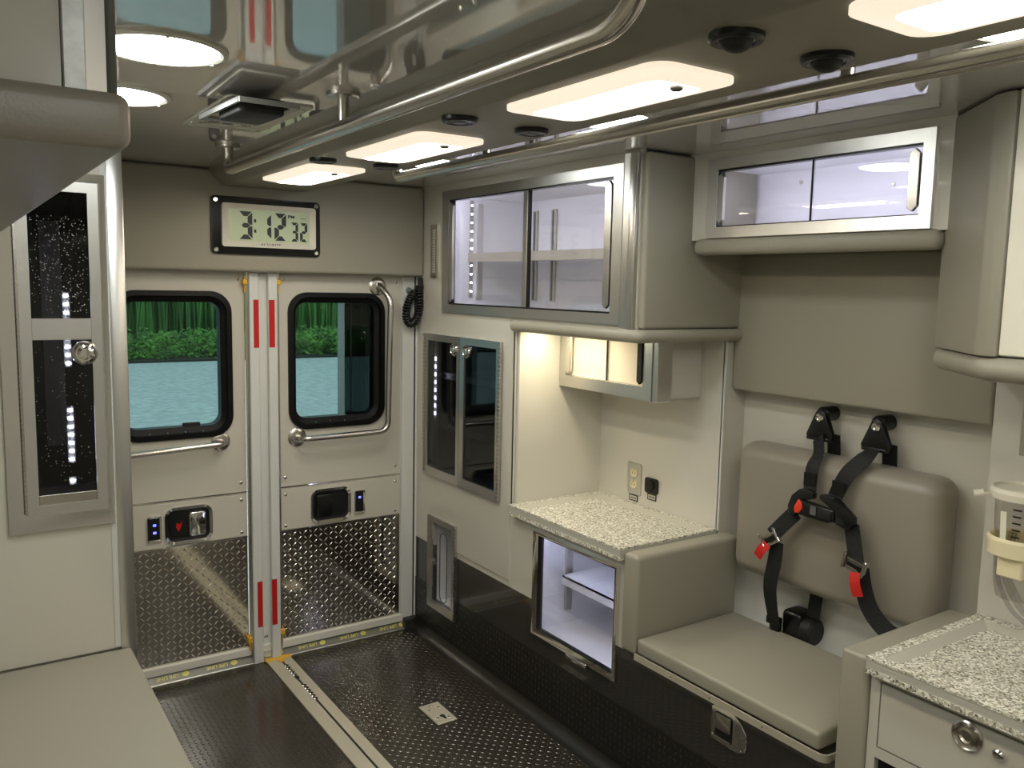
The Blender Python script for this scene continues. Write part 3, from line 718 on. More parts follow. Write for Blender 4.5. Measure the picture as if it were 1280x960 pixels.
def counter(name, x0, x1, y0, y1, z, label):
    t = thing(name, label, 'countertop', ((x0+x1)/2, (y0+y1)/2, z-.034))
    mp_ = FL(z-.016)
    b = bm(); ring(b, rrect(x0, x1, y0, y1), rrect(x0+.024, x1-.024, y0+.024, y1-.024), mp_, .011, .016)
    obj('raised_rim', b, SPK, t)
    b = bm(); box(b, x0+.001, x1, y0, y1, z-.024, z-.0152); ring(b, rrect(x0+.001, x1, y0, y1), rrect(x0+.022, x1-.022, y0+.022, y1-.022), FL(z-.0155), 0, .0106); obj('grey_edge_band', b, mat('edge_grey', lin(186, 184, 172), .4), t)
    b = bm(); box(b, x0, x1, y0, y1, z-.036, z-.024); obj('speckled_edge', b, SPK, t)
    b = bm(); ring(b, rrect(x0+.024, x1-.024, y0+.024, y1-.024), rrect(x0+.046, x1-.046, y0+.046, y1-.046), mp_, -.001, .0150, .003); obj('bevelled_step', b, mat('step_grey', lin(190, 187, 174), .35), t)
    b = bm(); box(b, x0+.044, x1-.044, y0+.044, y1-.044, z-.0160, z-.0125); obj('counter_surface', b, SPK, t)
    return t
counter('countertop', 1.596, 1.999, 1.779, 2.356, .702, 'pale speckled countertop with raised rim inside the niche')

# outlets
t = thing('power_outlet', 'double ivory power outlet on a steel plate above the niche counter', 'outlet', (2.0, 2.165, .73))
OM = RW(2.0)
b = bm(); prism(b, rrect(2.130, 2.200, .730, .843, .003, 3), OM, .0, .005, .0015, 1); obj('cover_plate', b, ALU, t)
for v in (.808, .768):
    b = bm(); prism(b, rrect(2.148, 2.182, v-.014, v+.014, .012, 5), OM, .005, .0075); s_ = obj('socket_face', b, IVORY, t)
    b = bm(); pbox(b, OM, 2.157, 2.159, v-.005, v+.004, .0075, .0078); pbox(b, OM, 2.170, 2.172, v-.005, v+.004, .0075, .0078); prism(b, circ(2.165, v+.009, .0024, 8), OM, .0075, .0078)
    obj('slots', b, GREYM, s_)
b = bm(); lathe(b, [(.003, 0), (.001, .001)], OM(2.165, .788, .005), (-1, 0, 0), 8); obj('screw', b, CHROME, t)
def tagplate(u0, u1, v0, v1, label):
    t = thing('label_plate', label, 'label', (2.0, (u0+u1)/2, v0))
    b = bm(); pbox(b, OM, u0, u1, v0, v1, 0, .0015); obj('backing', b, BLK, t)
    b = bm(); pbox(b, OM, u0+.004, u1-.004, v0+.004, v1-.004, .0015, .002); obj('face', b, SILVER, t)
    b = bm()
    for k in range(8): pbox(b, OM, u0+.007+k*.0038, u0+.0095+k*.0038, (v0+v1)/2-.002, (v0+v1)/2+.002, .002, .0023)
    obj('print', b, GREYM, t)
tagplate(2.146, 2.190, .706, .7285, 'small grey label under the ivory outlet')
t = thing('power_socket', 'square black power socket right of the ivory outlet', 'outlet', (2.0, 2.075, .76))
b = bm(); prism(b, rrect(2.044, 2.106, .752, .806, .010, 4), OM, 0, .010, .003, 2); obj('housing', b, BLK, t)
b = bm(); lathe(b, [(.020, 0), (.019, .007), (.014, .009), (.002, .009)], OM(2.077, .780, .010), (-1, 0, 0), 20); obj('cap', b, BLKM, t)
tagplate(2.054, 2.098, .7275, .7505, 'small grey label under the black power socket')

# ================================================================== LIT LOWER COMPARTMENT
t = thing('base_cabinet', 'low lit compartment with clear door and white shelf under the niche counter', 'cabinet', (1.62, 2.0, .29))
b = bm(); liner(b, 1.638, 2.03, 1.799, 2.225, .292, .640); obj('cabinet_liner', b, WHITE, t)
b = bm(); ring(b, rrect(1.797, 2.226, .287, .640), rrect(1.815, 2.200, .306, .630), UM, .001, .012, .009); obj('door_frame', b, CHROME, t)
b = bm(); ring(b, rrect(1.812, 2.200, .304, .632), rrect(1.818, 2.188, .311, .626), UM, -.006, .004); obj('door_seal', b, BLK, t)
b = bm(); pbox(b, UM, 1.816, 2.190, .308, .629, .0, .003); obj('door_pane', b, PANE, t)
b = bm(); box(b, 1.70, 2.02, 1.803, 2.18, .478, .484); box(b, 1.70, 1.703, 1.803, 2.18, .454, .484); obj('shelf', b, WHITE, t)
for x in (1.745,):
    b = bm(); box(b, x, x+.026, 2.212, 2.222, .34, .625); obj('shelf_track', b, ALU, t)
b = bm(); box(b, 1.648, 1.654, 1.812, 2.21, .632, .637); obj('led_bar', b, LEDD, t)
b = bm(); box(b, 1.648, 1.654, 1.803, 1.808, .33, .62); obj('led_bar', b, LEDD, t)
b = bm(); pbox(b, UM, 1.93, 2.03, .272, .288, .002, .016, .003, 2); obj('door_pull', b, CHROME, t)

# ================================================================== ATTENDANT SEAT
b = bm(); box(b, 1.605, 2.03, 1.712, 1.776, .400, .694, .014, 4)
tag(obj('armrest_pad', b, PAD), 'upright taupe padded divider between the niche counter and the seat', 'armrest')
st = thing('attendant_seat', 'low taupe seat cushion on a silver-edged tray beside the padded divider', 'seat', (1.80, 1.40, .395))
b = bm(); prism(b, rrect(1.604, 2.02, 1.085, 1.708, .02, 4), FL(.395), 0, .004)
obj('seat_board', b, ALU, st)
b = bm(); prism(b, [(1.600, 1.087)]+[(1.600+.02-.02*math.cos(a), 1.087+0-.0*a) for a in (0,)]+[(1.600, 1.708), (1.606, 1.708), (1.606, 1.09), (1.66, 1.06), (1.655, 1.055)], FL(.395), 0, .022)
b.free(); b = bm()
path = round_path([(1.602, 1.708, .404), (1.602, 1.075, .404), (1.72, 1.075, .404)], .025, 6)
ribbon(b, path, [(-1, 0, 0) if i < 3 else ((-.7, -.7, 0) if i < 6 else (0, -1, 0)) for i in range(len(path))], .019, .004)
obj('tray_edge', b, MILL, st)
for y in (1.25, 1.42, 1.56):
    b = bm(); lathe(b, [(.0025, 0), (.0025, .001), (.001, .0015)], (1.600, y, .404), (-1, 0, 0), 8); obj('rivet', b, CHROME, st)
b = bm(); box(b, 1.606, 2.015, 1.098, 1.706, .412, .456, .010, 4); obj('seat_cushion', b, PAD, st)
# back rest
b = bm(); box(b, 1.945, 2.085, 1.062, 1.694, .604, 1.003, .042, 6)
for v in b.verts:                                    # the back is crowned a little
    if v.co.x < 2.0: v.co.x += .018*abs((v.co.y-1.38)/.31)**2+.012*abs((v.co.z-.8)/.2)**3
tag(obj('backrest', b, PADD), 'large rounded warm-grey vinyl backrest behind the seat harness', 'backrest')
b = bm(); box(b, 2.02, 2.089, .982, 1.768, 1.146, 1.56, .010, 3)
tag(obj('headrest_pad', b, PAD), 'wide taupe wall pad above the seat backrest', 'wall pad')
# latch on the seat base
t = thing('paddle_latch', 'stainless paddle latch on the charcoal base below the seat cushion', 'latch', (1.62, 1.36, .29))
LM = RW(XW-.001)
pts = [(1.424, .298), (1.424, .378), (1.416, .384), (1.352, .386), (1.330, .374), (1.310, .348), (1.306, .325), (1.312, .300), (1.336, .288), (1.416, .292)]
b = bm(); prism(b, pts, LM, 0, .004, .001, 1); obj('mounting_plate', b, CHROME, t)
b = bm(); prism(b, rrect(1.352, 1.410, .302, .372, .006, 3), LM, .004, .0045); cup = obj('latch_cup', b, BLK, t)
b = bm(); prism(b, rrect(1.356, 1.406, .328, .370, .004, 3), LM, .0045, .010, .002, 2); obj('paddle', b, STEEL, t)
b = bm(); pbox(b, LM, 1.354, 1.410, .301, .308, .0045, .009, .001, 1); obj('paddle_lip', b, CHROME, t)
for u, v in ((1.414, .376), (1.418, .304), (1.345, .374), (1.325, .300)):
    b = bm(); lathe(b, [(.003, 0), (.002, .0015)], LM(u, v, .004), (-1, 0, 0), 8); obj('rivet', b, CHROME, t)

# ---------------- harness
h = thing('seat_harness', 'black four-point seat harness with red tabs hanging over the backrest', 'harness', (1.93, 1.35, .45))
N = (-1, 0, 0)
for (cy, cz, s) in ((1.437, 1.107, -1), (1.266, 1.106, 1)):
    # wall anchor: bracket plates, guide ring and bolt
    b = bm(); lathe(b, [(.021, 0), (.021, .05), (.017, .055)], (2.088, cy+.012, cz+.004), (-1, 0, 0), 20); obj('wall_post', b, BLK, h)
    AM = RW(2.016)
    lo = cz-.062
    pts = [(cy+.014, cz+.014), (cy, cz+.020), (cy-.014, cz+.014), (cy-.040, lo+.012), (cy-.036, lo-.004), (cy+.036, lo-.004), (cy+.042, lo+.010)]
    b = bm(); prism(b, pts, AM, 0, .007, .002, 2); br = obj('strap_guide', b, BLK, h)
    b = bm(); prism(b, [(u+.008, v-.002) for u, v in pts], RW(2.040), 0, .007, .002, 2); obj('rear_guide', b, BLK, br)
    b = bm(); lathe(b, [(.0125, 0), (.0125, .003), (.010, .006), (.006, .0065), (.003, .005)], AM(cy, cz-.002, .007), (-1, 0, 0), 20); obj('bolt', b, CHROME, br)
    b = bm(); pbox(b, AM, cy-.036, cy+.036, lo-.004, lo+.006, .004, .014, .003, 2); obj('guide_lip', b, BLK, br)
def strap(name, pts, nrm, w, n=8, m=WEB):
    b = bm(); q = spline(pts, n); ribbon(b, q, nrm, w); return obj(name, b, m, h, sharp=1.0)
strap('shoulder_strap', [(2.008, 1.437, 1.050), (1.975, 1.410, 1.015), (1.945, 1.402, .985), (1.938, 1.402, .95), (1.930, 1.398, .905)], N, .040)
strap('shoulder_strap', [(2.008, 1.266, 1.050), (1.972, 1.268, 1.025), (1.945, 1.294, .985), (1.938, 1.312, .945), (1.930, 1.326, .900)], N, .042)
for (a, c) in (((1.936, 1.402, .950), (1.936, 1.402, .945)), ((1.934, 1.312, .945), (1.934, 1.314, .940))):
    b = bm(); ribbon(b, [Vector(a)+Vector((-.003, 0, .014)), Vector(c)+Vector((-.003, 0, -.016))], N, .036, .003); obj('stitched_loop', b, BLK, h)
strap('rear_webbing', [(2.045, 1.415, 1.060), (2.055, 1.418, 1.02), (2.06, 1.42, .99)], N, .042)
strap('rear_webbing', [(2.045, 1.246, 1.060), (2.055, 1.250, 1.02), (2.06, 1.252, .99)], N, .042)
BM = RW(1.922)
def part(name, pts, d0, d1, m, par=h, bev=.003):
    b = bm(); prism(b, pts, BM, d0, d1, bev, 2); return obj(name, b, m, par)
lf = part('buckle_half', [(1.448, .868), (1.436, .900), (1.412, .922), (1.384, .924), (1.366, .918), (1.368, .902), (1.385, .896), (1.404, .897), (1.414, .884), (1.412, .862), (1.424, .852), (1.420, .842), (1.442, .840)], .0, .018, BLK)
rf = part('buckle_half', [(1.350, .916), (1.344, .922), (1.306, .920), (1.290, .908), (1.268, .898), (1.244, .880), (1.244, .862), (1.256, .846), (1.276, .846), (1.304, .856), (1.306, .876), (1.318, .896), (1.348, .906)], .0, .018, BLK)
part('slot', [(1.440, .868), (1.428, .884), (1.424, .868), (1.434, .852)], .018, .0185, GREYM, lf, 0)
part('slot', [(1.296, .876), (1.276, .866), (1.268, .856), (1.296, .856)], .018, .0185, GREYM, rf, 0)
ct = part('buckle_body', [(1.420, .872), (1.408, .896), (1.386, .892), (1.300, .888), (1.296, .858), (1.316, .850), (1.380, .852), (1.414, .852)], .004, .024, BLK, bev=.004)
rb = part('release_button', [(1.420, .872), (1.408, .895), (1.397, .888), (1.394, .872), (1.404, .858), (1.418, .855)], .012, .0262, REDB, ct, .002); rb['label'] = 'orange-red release button'
b = bm(); pbox(b, BM, 1.352, 1.370, .862, .886, .024, .0245); obj('print', b, mat('print_grey', lin(90, 90, 90), .6), ct)
b = bm(); pbox(b, BM, 1.306, 1.345, .857, .884, .022, .0262, .002, 2); obj('press_plate', b, BLKM, ct)
# lower straps with adjusters
strap('lap_strap', [(1.924, 1.432, .850), (1.918, 1.470, .805), (1.914, 1.500, .768)], N, .044)
strap('lap_strap', [(1.924, 1.262, .856), (1.918, 1.246, .805), (1.914, 1.234, .765)], N, .044)
def adjuster(c, ang):
    c = Vector(c); ca, sa = math.cos(ang), math.sin(ang)
    mp_ = lambda u, v, d: Vector((c.x-d, c.y+ca*u-sa*v, c.z+sa*u+ca*v))
    b = bm(); ring(b, rrect(-.029, .029, -.016, .016, .003, 3), rrect(-.022, .022, -.009, .010, .002, 3), mp_, -.004, .006)
    for s in (-1, 1): pbox_ = prism(b, rrect(s*.029-.004, s*.029+.004, -.018, .026, .003, 3), mp_, .0, .012, .001, 1)
    a = obj('adjuster', b, CHROME, h)
    b = bm(); prism(b, rrect(-.021, .021, -.006, .008, .003, 3), mp_, -.002, .008, .002, 1); obj('adjuster_bar', b, BLK, a)
adjuster((1.912, 1.500, .757), -.60); adjuster((1.912, 1.236, .757), .22)
o = strap('pull_tab', [(1.905, 1.508, .742), (1.898, 1.522, .722), (1.900, 1.536, .698)], N, .028, m=REDW); o['label'] = 'red webbing pull tab'
o = strap('pull_tab', [(1.905, 1.230, .742), (1.898, 1.224, .715), (1.900, 1.214, .684)], N, .030, m=REDW); o['label'] = 'red webbing pull tab'
strap('lap_webbing', [(1.920, 1.488, .752), (1.922, 1.492, .70), (1.928, 1.508, .62), (1.945, 1.515, .56), (1.98, 1.53, .50), (2.00, 1.54, .470)], N, [.046]*41)
strap('lap_webbing', [(1.920, 1.226, .752), (1.922, 1.214, .70), (1.925, 1.196, .655), (1.930, 1.168, .622), (1.935, 1.135, .603), (1.95, 1.10, .60)], (-1, -.2, .3), .044)
b = bm(); box(b, 1.985, 2.008, 1.518, 1.562, .476, .500, .004, 2); box(b, 1.995, 2.015, 1.524, 1.556, .425, .48, .003, 2); obj('tongue_clip', b, BLK, h)
b = bm(); lathe(b, [(.007, 0), (.005, .003)], (1.994, 1.545, .452), (-1, 0, 0), 14); obj('bolt', b, CHROME, h)
strap('retractor_webbing', [(2.050, 1.436, .64), (2.045, 1.437, .58), (2.040, 1.440, .52)], N, .042)
b = bm(); box(b, 2.012, 2.088, 1.462, 1.530, .428, .525, .016, 4); rt = obj('retractor_box', b, BLK, h)
b = bm(); lathe(b, [(.040, 0), (.040, .028), (.034, .034)], (2.048, 1.464, .474), (0, -1, 0), 28); obj('spool_cover', b, BLKM, rt)

# ================================================================== CABINET OVER THE SEAT
t = thing('overhead_cabinet', 'short overhead cabinet with two clear sliding doors above the attendant seat', 'cabinet', (1.80, 1.36, 1.55))
QM = RW(1.802)
b = bm(); sheet(b, QM, [1.00, 1.77], [1.590, ZC], [(1.064, 1.658, 1.624, 1.779)], -.016, 0); obj('face_panel', b, LAM, t)
b = bm(); liner(b, 1.820, 2.085, 1.02, 1.765, 1.604, 1.80); obj('cabinet_liner', b, WHITE, t)
b = bm(); ring(b, rrect(1.036, 1.688, 1.594, 1.809), rrect(1.066, 1.656, 1.624, 1.780), QM, 0, .012, .008); obj('door_frame', b, ALUH, t)
b = bm(); ring(b, rrect(1.064, 1.658, 1.622, 1.782), rrect(1.068, 1.654, 1.627, 1.775), QM, -.018, .004); obj('door_track', b, BLK, t)
for u0, u1, d in ((1.352, 1.655, -.006), (1.068, 1.360, -.011)):
    b = bm(); pbox(b, QM, u0, u1, 1.627, 1.775, d-.003, d); obj('sliding_door', b, PANE, t)
b = bm(); pbox(b, QM, 1.354, 1.3575, 1.627, 1.775, -.006, -.002); obj('door_joint', b, GREYM, t)
pull('finger_pull', t, QM, 1.630, 1.650, 1.632, 1.770, ALU); pull('finger_pull', t, QM, 1.070, 1.094, 1.632, 1.770, STEEL)
for y, z in ((1.31, 1.735), (1.31, 1.640), (1.60, 1.765)):
    b = bm(); lathe(b, [(.006, 0), (.004, .003)], (2.080, y, z), (-1, 0, 0), 12); obj('screw', b, STEEL, t)
b = bm(); box(b, 1.826, 1.836, 1.04, 1.75, 1.787, 1.795); obj('led_bar', b, LEDS, t)
b = bm(); box(b, 1.826, 1.834, 1.024, 1.031, 1.61, 1.79); box(b, 1.826, 1.834, 1.752, 1.760, 1.61, 1.79); obj('led_bar', b, LEDS, t)
b = bm(); box(b, 1.788, 1.84, 1.015, 1.734, 1.548, 1.594, .018, 5); obj('bumper_pad', b, PAD, t, sharp=.9)
b = bm(); box(b, 1.82, 2.09, 1.015, 1.765, 1.560, 1.602); obj('cabinet_floor', b, PAD, t)

# ================================================================== FORWARD RIGHT CABINET
t = thing('overhead_cabinet', 'tall overhead cabinet with chamfered padded corner at the right edge', 'cabinet', (1.85, .5, 1.29))
PT = lambda u, v, d: Vector((u, v, d))
b = bm(); prism(b, [(1.662, .80), (1.662, -.6), (2.01, -.6), (2.01, 1.00), (1.85, 1.00), (1.690, .84)], PT, 1.337, 1.826); obj('cabinet_body', b, POSTW, t)
b = bm(); prism(b, [(1.822, 1.024), (1.658, .850), (1.648, .824), (1.650, .806), (1.670, .806), (1.70, .84), (1.845, .995), (1.845, 1.02)], PT, 1.335, 1.826, .005, 2); obj('corner_pad', b, PAD, t)
b = bm(); box(b, 1.655, 1.664, -.6, .803, 1.34, 1.826); obj('face_panel', b, mat('pale_laminate', lin(226, 222, 206), .2), t)
b = bm(); tube(b, round_path([(1.835, 1.005, 1.311), (1.668, .824, 1.311), (1.668, -.6, 1.311)], .02, 4), .024, 16)
prism(b, [(1.835, 1.0), (1.67, .822), (1.67, -.6), (2.01, -.6), (2.01, 1.0)], PT, 1.295, 1.334); obj('bumper_pad', b, PAD, t, sharp=.9)

# ================================================================== FORWARD BASE
b = bm(); box(b, 1.580, 2.012, .972, 1.040, .001, .690, .008, 3)
tag(obj('divider_pad', b, PAD), 'tall taupe padded divider between the seat and the drawer cabinet', 'padded divider')
t = thing('drawer_cabinet', 'beige drawer cabinet with a round chrome latch at the lower right corner', 'cabinet', (1.8, .5, 0))
FM = RW(1.586)
b = bm(); sheet(b, FM, [-.3, .969], [.0, .664], [(.20, .948, .505, .650), (.20, .950, .08, .482)], -.016, 0)
box(b, 1.60, 2.01, .955, .969, 0, .664); obj('cabinet_body', b, LAM, t)
b = bm(); pbox(b, FM, .203, .945, .508, .647, -.016, .001, .001, 1); dw = obj('drawer', b, LAM, t)
b = bm(); box(b, 1.603, 1.99, .19, .953, .07, .49); obj('recess_liner', b, GREYM, t)
b = bm(); lathe(b, [(.030, 0), (.030, .003), (.0265, .0055), (.023, .0025), (.019, .0015), (.017, .007), (.012, .008), (.009, .004), (.002, .004)], FM(.765, .617, .001), (-1, 0, 0), 30); rl = obj('round_latch', b, STEEL, dw, sharp=.5)
b = bm(); lathe(b, [(.010, 0), (.010, .006), (.007, .009), (.002, .008)], FM(.706, .609, .001), (-1, 0, 0), 20); obj('key_lock', b, CHROME, dw)
counter('countertop', 1.562, 2.010, -.3, .9695, .702, 'pale speckled countertop above the drawer cabinet, right foreground')
b = bm(); pbox(b, RW(2.012), .78, .912, 1.094, 1.22, 0, .004, .001, 1)
o = obj('wall_plate', b, STEEL); tag(o, 'dark steel wall plate at the right edge above the suction canister', 'wall plate')

# ---------------- suction canister
t = thing('suction_canister', 'clear suction canister with white lid held in an ivory ring on the wall', 'canister', (1.905, .835, .80))
cx, cy = 1.915, .849
b = bm(); lathe(b, [(.040, .800), (.046, .83), (.056, 1.02)], (cx, cy, 0), (0, 0, 1), 36); obj('canister_jar', b, CLEARP, t, sharp=.9)
b = bm(); lathe(b, [(.058, 1.018), (.067, 1.020), (.068, 1.034), (.064, 1.042), (.060, 1.043), (.058, 1.038), (.03, 1.040), (.002, 1.042)], (cx, cy, 0), (0, 0, 1), 36); ld = obj('lid', b, CREAM, t, sharp=.5)
b = bm(); lathe(b, [(.013, 1.04), (.013, 1.056), (.009, 1.058)], (cx+.02, cy-.02, 0), (0, 0, 1), 16); obj('lid_port', b, CREAM, ld)
b = bm(); tube(b, [(cx-.050, cy+.046, 1.026), (cx-.066, cy+.060, 1.026)], .003, 8); tube(b, [(cx-.062, cy+.056, 1.028), (cx-.072, cy+.072, 1.024)], .0075, 10); obj('port_cap', b, CREAM, ld)
b = bm(); ringp = [(.0655, .898), (.0655, .932), (.058, .934), (.056, .900)]
lathe(b, [(.056, .900), (.0655, .898), (.0665, .930), (.060, .936), (.056, .932)], (cx, cy, 0), (0, 0, 1), 36)
for f in list(b.faces):
    if len(f.verts) > 8: b.faces.remove(f)
n0 = 36; vs = list(b.verts)
for k in range(n0): b.faces.new((vs[k], vs[(k+1) % n0], vs[4*n0+(k+1) % n0], vs[4*n0+k]))
rg = obj('holder_ring', b, IVORY, t, sharp=.5)
b = bm(); box(b, cx-.052, cx-.026, cy-.030, cy+.022, .852, .900, .003, 1); obj('bracket', b, IVORY, rg)
b = bm(); box(b, cx+.05, 2.011, cy-.02, cy+.02, .86, .93, .003, 1); obj('bracket', b, IVORY, rg)
b = bm(); ribbon(b, [(cx-.0525, cy+.012, .905), (cx-.057, cy+.014, .995)], N, .012, .001); obj('scale_strip', b, CREAM, t)
b = bm()
for k in range(7): box(b, cx-.060+k*0, cx-.0565, cy-.022, cy-.006, .915+k*.0145, .918+k*.0145)
obj('graduation_marks', b, BLK, t)
th = thing('suction_tubing', 'coiled clear plastic tubing hanging below the suction canister', 'tubing', (1.96, .82, .72))
for i, (r_, oy) in enumerate(((.0, 0), (.012, -.018), (.02, -.04))):
    b = bm(); tube(b, spline([(1.955, .900-r_, .93), (1.952, .910-r_, .86), (1.952, .900-r_, .80+r_), (1.954, .862-r_, .745+r_), (1.955, .790, .722+r_), (1.955, .72, .74+r_), (1.955, .66, .80)], 8), .0055, 10)
    obj('tube_loop', b, glass('clear_tubing%d' % i, (.80, .79, .80, 1), 1.5), th, sharp=1)

# ================================================================== COILED CORD
t = thing('coiled_cord', 'black coiled cord looped on a hook beside the right rear door', 'cord', (1.60, 3.05, 1.27))
loop = spline([(1.592, 3.055, 1.420), (1.570, 3.052, 1.395), (1.553, 3.05, 1.360), (1.550, 3.05, 1.320), (1.564, 3.05, 1.292), (1.586, 3.05, 1.298), (1.602, 3.048, 1.330), (1.608, 3.045, 1.370), (1.604, 3.045, 1.415), (1.608, 3.045, 1.445)], 14)
pts = []; turns = 33; Lp = len(loop)
for i in range(turns*12):
    f = i/(turns*12-1)*(Lp-1); k = min(int(f), Lp-2); p = loop[k].lerp(loop[k+1], f-k); tg = (loop[k+1]-loop[k]).normalized()
    a = Vector((0, 1, 0)); s = tg.cross(a).normalized(); th_ = 2*PI*i/12; pts.append(p+.0132*(math.cos(th_)*a+math.sin(th_)*s))
b = bm(); tube(b, pts, .0046, 6); obj('coil', b, BLK, t, sharp=1.2)
b = bm(); lathe(b, [(.014, 0), (.014, .004), (.008, .006), (.005, .03)], (1.578, 3.086, 1.423), (0, -1, 0), 20); obj('hook', b, mat('hook_grey', lin(110, 116, 120), .4), t)
b = bm(); box(b, 1.602, 1.618, 3.035, 3.055, 1.44, 1.475, .003, 1); obj('strain_relief', b, BLKM, t)

# ================================================================== FLOOR FITTINGS
t = thing('floor_track', 'long aluminium track with a centre slot running along the floor to the doors', 'floor track', (1.017, 1.9, 0))
b = bm(); sheet(b, FL(0), [.972, 1.064], [.2, 3.072], [(1.0195, 1.0275, .201, 3.045)], .0002, .0055)
obj('track_plate', b, MILL, t)
b = bm(); box(b, 1.018, 1.029, .2, 3.05, .0003, .0015); obj('track_slot', b, GREYM, t)
b = bm(); box(b, .968, 1.068, 3.058, 3.0805, .001, .0105, .002, 1); box(b, 1.010, 1.034, 3.03, 3.058, .0055, .0085, .001, 1); e_ = obj('end_cap', b, YEL, t); e_['label'] = 'yellow plastic end cap'
for y0, n_ in ((2.895, 5), (2.685, 6)):
    for k in range(n_):
        b = bm(); lathe(b, [(.0058, 0), (.0055, .003), (.003, .0055), (.001, .006)], (1.018, y0+k*.0225, .0055), (0, 0, 1), 12); o = obj('stud', b, CHROME, t)
        b = bm(); prism(b, circ(1.0265, y0+k*.0225+.008, .0075, 12), FL(0), .0055, .0060); obj('scallop', b, GREYM, t)
b = bm(); box(b, 1.016, 1.030, 2.865, 2.882, .0055, .012, .002, 1); obj('stop_block', b, BLKM, t)
t = thing('floor_plate', 'small square steel plate with screws set in the black floor', 'floor plate', (1.337, 2.38, 0))
b = bm(); prism(b, rrect(1.300, 1.375, 2.310, 2.447, .003, 2), FL(0), .0003, .0065, .002, 1); obj('plate', b, MILL, t)
for u, v in ((1.318, 2.345), (1.357, 2.335), (1.320, 2.405), (1.358, 2.410), (1.338, 2.43)):
    b = bm(); lathe(b, [(.006, 0), (.005, .0008), (.002, .0004)], (u, v, .0065), (0, 0, 1), 14); obj('screw', b, STEEL, t)
b = bm(); prism(b, circ(1.340, 2.352, .009, 16), FL(0), .0065, .0069); pbox(b, FL(0), 1.337, 1.347, 2.330, 2.345, .0065, .0069); obj('keyhole', b, GREYM, t)

# ================================================================== LEFT SIDE
b = bm(); box(b, XL+.002, .390, -.2, 2.403, .40, .450, .006, 3); box(b, XL+.002, .372, -.2, 2.405, .001, .40)
tag(obj('bench', b, PAD), 'wide taupe bench top in the lower left corner', 'bench')
lc = thing('glass_door_cabinet', 'tall left cabinet with one smoked glass door in a steel frame beside the bench', 'cabinet', (.1, 2.6, .4))
GL = RD(2.41)
HO = (.160, .345, .845, 1.680)
b = bm(); sheet(b, GL, [XL+.002, .372], [.452, ZC-.002], [HO], -.014, 0)
box(b, .356, .372, 2.424, 3.02, .0, ZC-.002); box(b, XL+.002, .356, 2.425, 3.02, .0, .45); obj('cabinet_body', b, LAM, lc)
b = bm(); box(b, .366, .406, 2.404, 2.44, .01, ZC-.003, .003, 2); obj('corner_trim', b, ALU, lc)
b = bm(); box(b, .352, .367, 2.4075, 2.412, .455, ZC-.003); obj('corner_strip', b, POSTW, lc)
b = bm(); ring(b, rrect(.118, .362, .803, 1.708), rrect(.160, .346, .846, 1.682), GL, 0, .010, .004); obj('door_surround', b, CHROME, lc)
b = bm(); ring(b, rrect(.160, .344, .846, 1.684), rrect(.186, .320, .872, 1.660), GL, .006, .020, .017); dr = obj('door', b, ALUH, lc)
b = bm(); pbox(b, GL, .184, .322, .870, 1.662, .009, .013); obj('glass_pane', b, mat('x', (0, 0, 0, 1)) and DARKG, dr)
b = bm()
for k in range(64): pbox(b, GL, .1545, .1605, .850+k*.013, .850+k*.013+.0122, .014, .019)
obj('piano_hinge', b, STEEL, dr)
b = bm(); lathe(b, [(.031, 0), (.031, .006), (.026, .012), (.021, .007), (.018, .007), (.016, .015), (.012, .018), (.002, .018)], GL(.302, 1.258, .013), (0, -1, 0), 30); kb = obj('round_latch', b, CHROME, dr, sharp=.5)
b = bm(); pbox(b, GL, .305, .322, 1.246, 1.270, .022, .036, .004, 2); obj('thumb_turn', b, CHROME, kb)
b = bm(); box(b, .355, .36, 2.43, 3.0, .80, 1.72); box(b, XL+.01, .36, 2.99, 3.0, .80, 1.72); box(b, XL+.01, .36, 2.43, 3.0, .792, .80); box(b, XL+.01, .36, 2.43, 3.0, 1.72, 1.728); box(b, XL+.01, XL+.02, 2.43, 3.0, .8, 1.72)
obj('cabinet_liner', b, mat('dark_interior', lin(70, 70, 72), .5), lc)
b = bm(); box(b, XL+.02, .354, 2.47, 2.98, 1.318, 1.324); obj('shelf', b, ALU, lc)
b = bm(); pbox(b, GL, .186, .320, 1.292, 1.346, .0132, .0165, .001, 1); obj('middle_rail', b, ALUH, dr)
b = bm()
for k in range(420):
    u_, v_ = random.uniform(.19, .317), (random.uniform(1.36, 1.60) if k < 300 else random.uniform(.93, 1.28)); s_ = random.uniform(.0004, .0010)
    pbox(b, GL, u_-s_, u_+s_, v_-s_, v_+s_, .0130, .0133)
tag(obj('dust_specks', b, mat('dust', lin(190, 190, 185), .8), dr), kind='stuff')
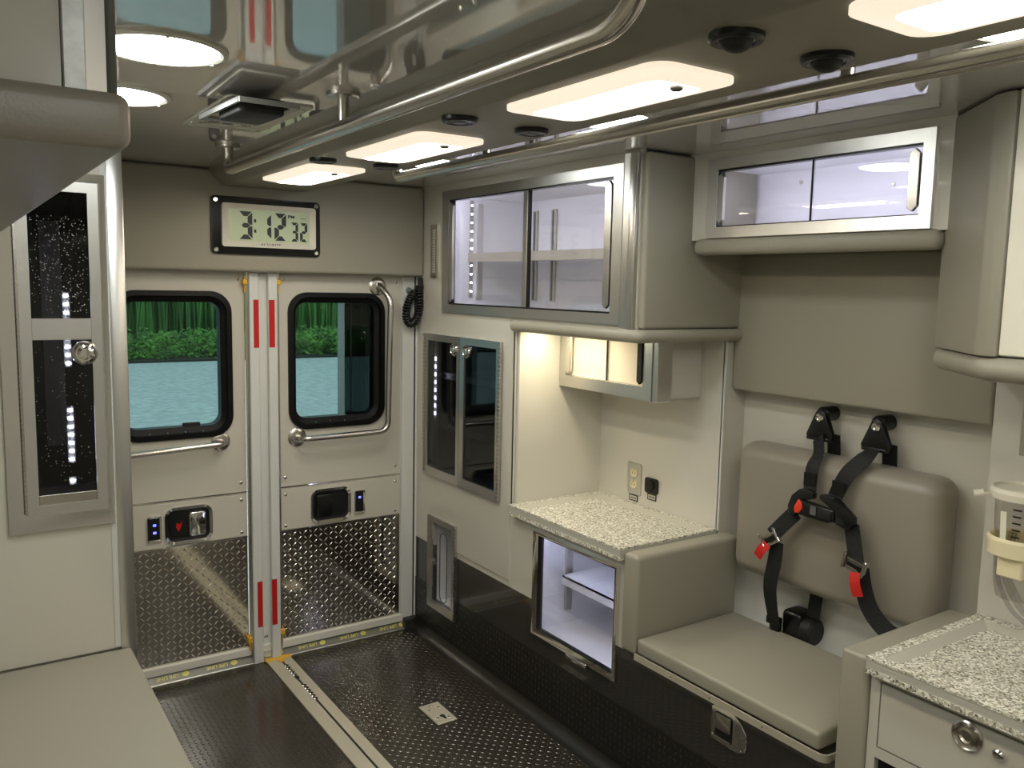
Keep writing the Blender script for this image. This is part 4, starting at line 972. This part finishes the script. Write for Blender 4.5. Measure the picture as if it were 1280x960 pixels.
b = bm(); pbox(b, GL, .186, .320, .872, .897, .0132, .0150, .001, 1); obj('lower_rail', b, STEEL, dr)
b = bm(); box(b, .262, .318, 2.982, 2.989, .92, 1.62); box(b, .274, .279, 2.976, 2.982, .92, 1.62); box(b, .300, .305, 2.976, 2.982, .92, 1.62); obj('shelf_track', b, ALU, lc)
b = bm(); box(b, .230, .262, 2.53, 2.545, .86, 1.63); b.free()
for z0, z1, n_ in ((1.218, 1.40, 9), (.955, 1.09, 7), (.868, .895, 2)):  # added LED rows imitate the opposite cabinet's LEDs mirrored in this glass
    b = bm(); box(b, .272, .290, 2.552, 2.556, z0-.01, z1+.01); led_refl = obj('led_strip', b, SILVER, lc)
    for k in range(n_):
        z = z0+(z1-z0)*k/max(1, n_-1); b = bm(); box(b, .276, .286, 2.549, 2.552, z-.003, z+.003); obj('led', b, LEDM, led_refl)
b = bm(); box(b, .19, .33, 2.50, 2.506, .84, .895); obj('toe_rail', b, STEEL, lc)

oc = thing('overhead_cabinet', 'dark padded overhead cabinet end with white face in the upper left corner', 'cabinet', (-.1, 1.4, 1.545))
b = bm(); box(b, XL+.002, .100, .668, 2.405, 1.575, ZC-.002); obj('cabinet_body', b, LAM, oc)
b = bm(); box(b, XL+.002, .0755, .660, .668, 1.577, ZC-.002); obj('end_panel', b, LAM, oc)
b = bm(); box(b, .0760, .0905, .657, .70, 1.576, ZC-.002, .001, 1); obj('corner_trim', b, mat('worn_aluminium', (.42, .43, .40, 1), .5, metal=1, mottled=(60, (.6, .6, .57, 1), .4, .7)), oc)
b = bm(); prism(b, [(.0905, .658), (.1035, .661), (.1035, .70), (.0905, .70)], lambda u, v, d: Vector((u, v, d)), 1.576, ZC-.002); obj('corner_trim', b, ALUH, oc)
b = bm(); box(b, .1035, .112, .668, .70, 1.577, ZC-.002, .003, 2); obj('corner_edge', b, mat('dark_edge', lin(78, 80, 72), .5), oc)
b = bm(); box(b, XL+.002, .1170, .646, 2.405, 1.5385, 1.577, .010, 4)
obj('bumper_pad', b, PADD, oc)
